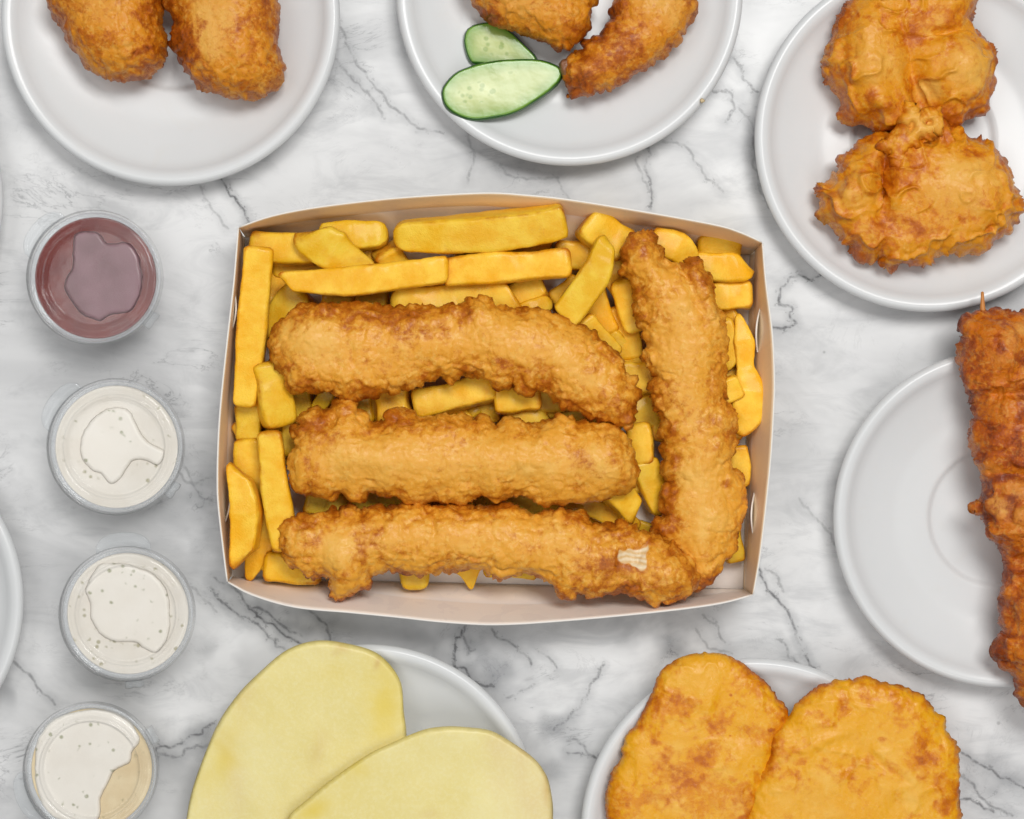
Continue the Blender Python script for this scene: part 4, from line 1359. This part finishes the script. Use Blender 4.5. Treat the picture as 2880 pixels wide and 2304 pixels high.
# ------------------------------------------------------------------ top centre plate
pc = [(1328, 0), (1362, 33), (1401, 67), (1462, 89), (1523, 109), (1557, 131), (1590, 134), (1629, 111), (1654, 83), (1660, 33), (1662, 0), (1640, -70),
      (1540, -130), (1380, -110), (1300, -60)]
o = inflate("battered_prawn", pc, 0.022, 0.016, 0.013, M['fritter'], jag=(4, 22), disp=batter(0.8, 0.7, 0.8, 24), seed=41, edge=110, brown_edge=0.8,
            paint=spots([(1450, 20, 120, 40, 20, -.3, .4), (1600, 90, 40, 30, 0, .4, -.4)]))
tag(o, "thick blunt battered piece at the picture's top edge above the cucumber", "battered prawn", "battered prawns on the top plate")
pd = [(1590, 190), (1600, 167), (1640, 156), (1657, 120), (1696, 100), (1712, 67), (1727, 56), (1716, 28), (1729, 0), (1760, -60), (1860, -90),
      (1950, -50), (1953, 0), (1946, 45), (1918, 95), (1891, 128), (1857, 161), (1802, 200), (1746, 234), (1679, 254), (1629, 265), (1605, 245), (1592, 223)]
o = inflate("battered_prawn", pd, 0.0195, 0.013, 0.010, M['fritter'], jag=(5, 20), disp=batter(0.9, 0.7, 1.0, 22), seed=46, edge=75, brown_edge=0.8,
            paint=spots([(1870, 20, 70, 60, 0, -.4, .6), (1700, 190, 100, 40, -35, .1, -.2), (1625, 240, 40, 25, 0, .35, -.4), (1740, 40, 30, 40, 0, .5, -.4)]))
tag(o, "curved battered prawn whose tail touches the front cucumber slice", "battered prawn", "battered prawns on the top plate")
tl = inflate("tail", [(1572, 178), (1588, 166), (1606, 168), (1614, 190), (1612, 228), (1598, 238), (1584, 226), (1578, 200)], 0.0205, 0.004, 0.005, M['tail'], o,
             jag=(2, 10), h=2.2, disp=batter(0.4, 0.1, 0.2, 14), seed=48, smoothq=6)


def cuke(pts, z, label, seeds, tilt=None):
    def paint(px, tone, hg):
        poly = smooth_closed(pts, 5)
        d = sdf(poly, px[:, 0], px[:, 1])
        tone = np.zeros((len(px), 3))
        topz = px[:, 2] * S
        tone[:, 0] = np.clip(1 - d / 46.0 + 0.05 * noise(px, 40, 4), 0, 1)
        tone[:, 0] = np.where(hg < 0.35, 1.0, tone[:, 0])
        for (x, y, rx, ry, ang, a) in seeds:
            ca, sa = math.cos(math.radians(ang)), math.sin(math.radians(ang))
            dx, dy = px[:, 0] - x, px[:, 1] - y
            r2 = ((dx * ca + dy * sa) / rx) ** 2 + ((-dx * sa + dy * ca) / ry) ** 2
            tone[:, 1] = np.maximum(tone[:, 1], a * np.clip(1.6 - 1.2 * r2, 0, 1))
        return tone
    def dsp(px, hg, istop, seed, be, fr):
        return 0.8 * noise(px, 60, seed), np.zeros((len(px), 3))
    o = inflate("cucumber_slice", pts, z, 0.0022, 0.0022, M['cucumber'], edge=9, flat=1.6, h=2.6, smoothq=1, paint=paint, disp=dsp, tilt=tilt)
    tag(o, label, "cucumber slice", "cucumber slices on the top plate")


cuke([(1303, 111), (1312, 83), (1340, 67), (1379, 62), (1412, 72), (1445, 95), (1479, 128), (1512, 164), (1500, 184), (1445, 189), (1334, 184), (1318, 173), (1307, 145)],
     0.0105, "smaller cucumber slice lying behind the other one", [(1390, 135, 60, 26, 25, 0.7)])
cuke([(1242, 278), (1245, 245), (1278, 206), (1323, 186), (1379, 172), (1434, 166), (1512, 166), (1557, 178), (1582, 195), (1579, 223), (1557, 250),
      (1512, 284), (1456, 317), (1401, 334), (1334, 342), (1289, 331), (1256, 309)],
     0.0185, "larger pointed cucumber slice with seeds, in front near the plate rim", [(1345, 262, 62, 30, -14, 1.0), (1430, 215, 30, 14, -20, 0.5)], tilt=(1242, 300, .001, 1580, 200, -.002))


def crumb(x, y, r, z, mat, label):
    a = np.linspace(0, 2 * math.pi, 9)[:-1]
    pts = [(x + r * math.cos(t) * random.uniform(.6, 1.2), y + r * math.sin(t) * random.uniform(.5, 1.0)) for t in a]
    o = inflate("crumb", pts, z, r * S * .6, r * S * .6, mat, h=1.6, smoothq=3, disp=batter(0.1, 0.02, 0.02, 8), seed=int(x))
    tag(o, label, "crumb")


crumb(1597, 270, 8, 0.0095, M['fritter'], "tiny brown crumb on the plate below the prawn tail")
crumb(1976, 284, 7, 0.0200, M['tartare_tan'], "pale crumb on the rim of the cucumber plate")

# ------------------------------------------------------------------ upper right plate
pe = [(2396, 0), (2365, 47), (2344, 110), (2334, 156), (2318, 209), (2344, 240), (2360, 276), (2360, 329), (2386, 355), (2433, 360), (2459, 386),
      (2501, 376), (2548, 372), (2600, 385), (2626, 380), (2652, 358), (2689, 360), (2730, 323), (2772, 313), (2788, 276), (2798, 209), (2798, 156), (2772, 120),
      (2746, 94), (2725, 73), (2746, 42), (2746, 0), (2720, -50), (2560, -90), (2440, -60)]
o = inflate("battered_squid", pe, 0.020, 0.017, 0.012, M['squid'], jag=(9, 34), disp=batter(0.6, 1.8, 0.5, 26, wrinkle=1.1, ridge=1.4), seed=51, edge=95, h=3.2, brown_edge=0.8,
            bumps=[(2440, 160, 60, 100, 10, .004), (2700, 200, 75, 70, 0, .0055), (2560, 240, 26, 110, -15, -.007), (2640, 110, 100, 18, -10, -.004), (2690, 30, 60, 35, 0, .003),
                   (2600, 300, 40, 40, 0, -.004), (2480, 310, 50, 22, 20, .003)],
            paint=spots([(2700, 200, 70, 60, 0, -.35, .75), (2430, 160, 60, 70, 0, -.15, .35), (2535, 120, 50, 50, 0, .45, -.3), (2600, 265, 30, 35, -60, -.4, 1.0), (2430, 285, 22, 18, 0, .8, -.3),
                         (2440, 330, 80, 25, 10, .35, 0), (2620, 340, 60, 40, 0, .35, -.3), (2365, 150, 25, 120, 10, .3, 0)]))
tag(o, "upper lobed golden fritter cut by the picture's top edge", "squid fritter", "lobed fritters on the upper right plate")
pf = [(2292, 516), (2334, 501), (2365, 449), (2391, 428), (2428, 399), (2464, 386), (2501, 376), (2537, 339), (2553, 303), (2575, 322), (2595, 318), (2620, 345), (2647, 308),
      (2652, 344), (2694, 365), (2746, 391), (2793, 412), (2829, 449), (2845, 501), (2871, 563), (2861, 621), (2814, 668), (2782, 699), (2704, 709),
      (2662, 715), (2615, 730), (2548, 746), (2485, 751), (2475, 725), (2433, 715), (2386, 689), (2370, 657), (2334, 621), (2292, 613), (2303, 569)]
o = inflate("battered_squid", pf, 0.021, 0.016, 0.013, M['squid'], jag=(10, 34), disp=batter(0.7, 1.8, 0.7, 26, wrinkle=1.2, ridge=1.5), seed=57, edge=95, h=3.2, brown_edge=0.8,
            bumps=[(2700, 540, 110, 80, 10, .0055), (2380, 540, 40, 90, 15, .003), (2475, 510, 22, 90, 5, -.008), (2500, 640, 60, 30, 30, -.003), (2520, 470, 20, 50, 20, .003), (2560, 390, 60, 30, 0, -.003),
                   (2570, 345, 20, 22, 0, .003), (2530, 410, 14, 18, 0, .004), (2600, 400, 14, 14, 0, -.004), (2640, 370, 16, 25, 0, .003)],
            paint=spots([(2680, 540, 110, 75, 10, -.4, .6), (2790, 500, 60, 50, 0, -.1, .3), (2480, 540, 26, 100, 0, .55, -.5), (2580, 370, 90, 45, 0, .45, -.6), (2810, 455, 16, 20, 0, .7, 0),
                         (2540, 640, 90, 30, 20, .3, .2), (2400, 560, 50, 60, 0, -.05, .15)]))
inflate("batter_frill", [(2540, 312), (2560, 298), (2590, 325), (2640, 305), (2655, 348), (2625, 372), (2604, 400), (2578, 420), (2560, 412), (2545, 440), (2518, 478), (2505, 432), (2478, 412),
                         (2500, 388), (2530, 370), (2536, 340)], 0.0345, 0.004, 0.006, M['squid'], o, jag=(9, 18), h=2.6, disp=batter(1.0, 0.6, 1.0, 18, ridge=1.6), seed=59, edge=22, brown_edge=0.6,
        bumps=[(2592, 392, 14, 12, 0, -.006), (2560, 360, 10, 16, 20, -.005), (2610, 345, 14, 9, 0, -.004)])
tag(o, "lower lobed golden fritter with a deep fold and ragged batter on top", "squid fritter", "lobed fritters on the upper right plate")

# ------------------------------------------------------------------ skewer
sk = [(2709, 894), (2751, 886), (2798, 873), (2845, 878), (2905, 892), (2940, 930), (2955, 1000), (2950, 1080), (2965, 1160), (2960, 1260), (2975, 1350),
      (2980, 1440), (2970, 1520), (2985, 1600), (3000, 1700), (3010, 1800), (3005, 1900), (2985, 1985), (2940, 2010), (2890, 1970), (2862, 1924), (2838, 1880), (2812, 1843),
      (2814, 1795), (2828, 1775), (2818, 1700), (2822, 1645), (2829, 1593), (2814, 1541), (2779, 1499), (2771, 1457), (2760, 1440), (2732, 1428), (2738, 1418), (2762, 1415), (2768, 1363), (2756, 1301),
      (2741, 1254), (2737, 1212), (2756, 1176), (2751, 1123), (2730, 1103), (2702, 1066), (2695, 1024), (2704, 967), (2716, 940), (2703, 925)]
root = empty("meat_skewer", tuple(P(2860, 1440, 0.018)))
tag(root, "dark brown fried meat skewer cut by the right edge", "skewer")
o = inflate("meat", sk, 0.030, 0.017, 0.014, M['skewer'], root, jag=(4, 28), disp=batter(1.0, 2.2, 0.6, 34, wrinkle=0.7), seed=61, edge=110, h=3.2, brown_edge=0.15,
            bumps=[(2800, 1010, 60, 70, 0, .003), (2840, 1220, 90, 60, 0, .004), (2850, 1470, 80, 60, 0, .004), (2880, 1340, 90, 20, 10, -.004), (2840, 1110, 80, 18, 0, -.004),
                   (2870, 1570, 80, 20, 0, -.004), (2880, 1690, 60, 60, 0, .003), (2860, 1820, 60, 40, 0, .003), (2750, 1330, 16, 26, 0, .003)],
            paint=spots([(2820, 960, 26, 30, 0, -.7, .3), (2780, 1010, 22, 18, 0, -.5, .2), (2860, 1050, 30, 26, 0, -.6, .2), (2775, 1320, 26, 30, 0, -.9, .25), (2850, 1470, 60, 40, 0, -.45, 0), (2830, 1370, 30, 20, 0, -.6, 0),
                         (2840, 1340, 70, 18, 0, .5, 0), (2850, 1600, 60, 40, 0, .2, 0)]))
# stick
n, m = 14, 10
xs = np.linspace(0, 1, n)
ctr = [(2763 + 3 * a + 60 * max(0, a - .3), 822 + 190 * a) for a in xs]
VV, QQ = [], []
for i, (cx, cy) in enumerate(ctr):
    r = min(8.0, 2.6 + 26 * xs[i]) if xs[i] > 0.04 else 4.2
    r *= 1 + 0.06 * math.sin(i * 2.1)
    for j in range(m):
        a = j / m * 2 * math.pi
        z = 0.031 + r * S * math.sin(a)
        VV.append(P(cx + r * math.cos(a), cy, 0.031)[:3] + np.array([0, 0, r * S * math.sin(a)]))
for i in range(n - 1):
    for j in range(m):
        QQ.append((i * m + j, i * m + (j + 1) % m, (i + 1) * m + (j + 1) % m, (i + 1) * m + j))
VV.append(P(*ctr[0], 0.031) + np.array([0, 0.0004, 0]))
TT = [(j, len(VV) - 1, (j + 1) % m) for j in range(m)]
build("stick", np.array(VV), QQ, M['bamboo'], root, tris=TT)

# ------------------------------------------------------------------ raw potato slices
def smooth_body(amp):
    def f(px, hg, istop, seed, be, fr):
        return amp * fbm(px, 200, 2, seed), np.zeros((len(px), 3))
    return f


def potato_paint(sp, br):
    def f(px, tone, hg):
        tone = np.zeros((len(px), 3))
        tone[:, 0] = np.clip((1 - hg) * 0.25, 0, .3)
        for lst, ch in ((sp, 0), (br, 1)):
            for (x, y, rx, ry, ang, a) in lst:
                ca, sa = math.cos(math.radians(ang)), math.sin(math.radians(ang))
                dx, dy = px[:, 0] - x, px[:, 1] - y
                r2 = ((dx * ca + dy * sa) / rx) ** 2 + ((-dx * sa + dy * ca) / ry) ** 2
                tone[:, ch] = np.clip(tone[:, ch] + a * np.exp(-r2 * (1 + .5 * noise(px, 30, 8))), 0, 1)
        return tone
    return f


o = inflate("potato_slice", [(519, 2304), (541, 2212), (575, 2112), (614, 2034), (664, 1956), (719, 1900), (769, 1850), (814, 1820), (870, 1804), (925, 1802), (981, 1811),
                             (1037, 1825), (1076, 1845), (1115, 1884), (1137, 1928), (1142, 2001), (1146, 2067), (1130, 2160), (1000, 2330), (800, 2420), (600, 2440), (505, 2380)],
            0.0235, 0.0028, 0.0040, M['potato'], h=4.0, edge=20, flat=1.6, smoothq=3, disp=smooth_body(6.0), tilt=(1150, 2100, .000, 500, 1950, .002),
            paint=potato_paint([(1080, 1980, 50, 110, 0, .6), (640, 2120, 40, 90, 20, .5), (940, 1890, 60, 30, 0, .15)],
                               [(963, 1820, 20, 10, 30, .5), (1063, 1862, 7, 18, 20, .7), (945, 1835, 12, 8, 0, .3), (895, 2110, 22, 55, 15, .30)]))
tag(o, "peeled raw potato slice, the left one partly covered by the other", "potato slice", "raw potato slices on the bottom plate")
o = inflate("potato_slice", [(803, 2304), (870, 2240), (953, 2173), (1037, 2117), (1109, 2084), (1148, 2067), (1204, 2050), (1287, 2046), (1371, 2053), (1426, 2078), (1499, 2129),
                             (1532, 2168), (1549, 2212), (1554, 2304), (1530, 2420), (1350, 2500), (1000, 2480), (820, 2400)],
            0.0325, 0.0028, 0.0040, M['potato'], h=4.0, edge=18, flat=1.6, smoothq=3, disp=smooth_body(6.0), tilt=(900, 2200, .0, 1550, 2250, -.004), seed=4,
            paint=potato_paint([(880, 2280, 60, 30, -30, .6), (1010, 2160, 40, 30, -30, .3)], [(1537, 2225, 10, 40, 0, .6), (1480, 2112, 30, 8, 35, .5), (1210, 2290, 30, 14, 0, .3)]))
tag(o, "peeled raw potato slice lying on top, towards the centre", "potato slice", "raw potato slices on the bottom plate")

# ------------------------------------------------------------------ battered potato discs
o = inflate("potato_scallop", [(1710, 2232), (1725, 2184), (1755, 2124), (1757, 2076), (1785, 2033), (1815, 1985), (1839, 1931), (1857, 1889), (1906, 1856), (1966, 1843), (2026, 1846),
                               (2074, 1859), (2135, 1895), (2171, 1937), (2207, 1979), (2219, 2003), (2214, 2051), (2180, 2112), (2160, 2172), (2140, 2232), (2120, 2304), (2080, 2400), (1900, 2440), (1740, 2400), (1712, 2293)],
            0.0225, 0.0065, 0.0060, M['scallop'], jag=(3, 24), h=3.4, edge=70, flat=1.1, smoothq=16, disp=batter(0.22, 1.0, 0.35, 18, wrinkle=0.22, ridge=0.5), seed=71, brown_edge=0.75,
            bumps=[(2130, 2070, 80, 20, 10, -.001), (2000, 1960, 20, 60, 20, .001)],
            paint=spots([(1960, 1900, 100, 50, -10, -.4, .35), (1925, 2060, 60, 60, 0, -.4, .2), (1990, 2230, 130, 80, 20, .35, -.3), (1740, 2240, 24, 40, 0, .4, -.2), (2052, 1951, 6, 7, 0, 1.2, 0), (2140, 2060, 70, 26, 10, .25, -.2),
                         (2050, 2064, 5, 4, 0, .9, 0), (2165, 2048, 10, 5, 0, .9, 0)]))
tag(o, "narrower golden battered potato disc, the left one of two", "battered potato", "battered potato discs on the lower right plate")
o = inflate("potato_scallop", [(2099, 2304), (2117, 2244), (2135, 2178), (2165, 2118), (2159, 2076), (2207, 2021), (2249, 1973), (2304, 1937), (2364, 1916), (2424, 1908), (2484, 1919),
                               (2545, 1937), (2599, 1961), (2623, 1997), (2653, 2015), (2659, 2051), (2689, 2100), (2695, 2172), (2692, 2256), (2701, 2304), (2660, 2420), (2500, 2500), (2250, 2480), (2120, 2400)],
            0.0250, 0.0065, 0.0060, M['scallop'], jag=(4, 24), h=3.4, edge=70, flat=1.1, smoothq=16, disp=batter(0.28, 1.0, 0.6, 20, wrinkle=0.28, ridge=0.7), seed=77, brown_edge=0.75,
            bumps=[(2300, 2080, 90, 16, -20, .0012), (2480, 2150, 130, 16, 35, -.001), (2180, 2110, 20, 60, 15, .001)],
            paint=spots([(2250, 2250, 110, 80, 0, -.4, .35), (2430, 2080, 150, 70, 0, -.25, .2), (2600, 2140, 60, 60, 0, .3, -.3), (2180, 2080, 40, 50, 0, .3, 0), (2475, 2073, 14, 8, 0, .6, 0), (2520, 2260, 90, 50, 0, -.2, .2)]))
tag(o, "wider golden battered potato disc with a knobbly edge, the right one of two", "battered potato", "battered potato discs on the lower right plate")
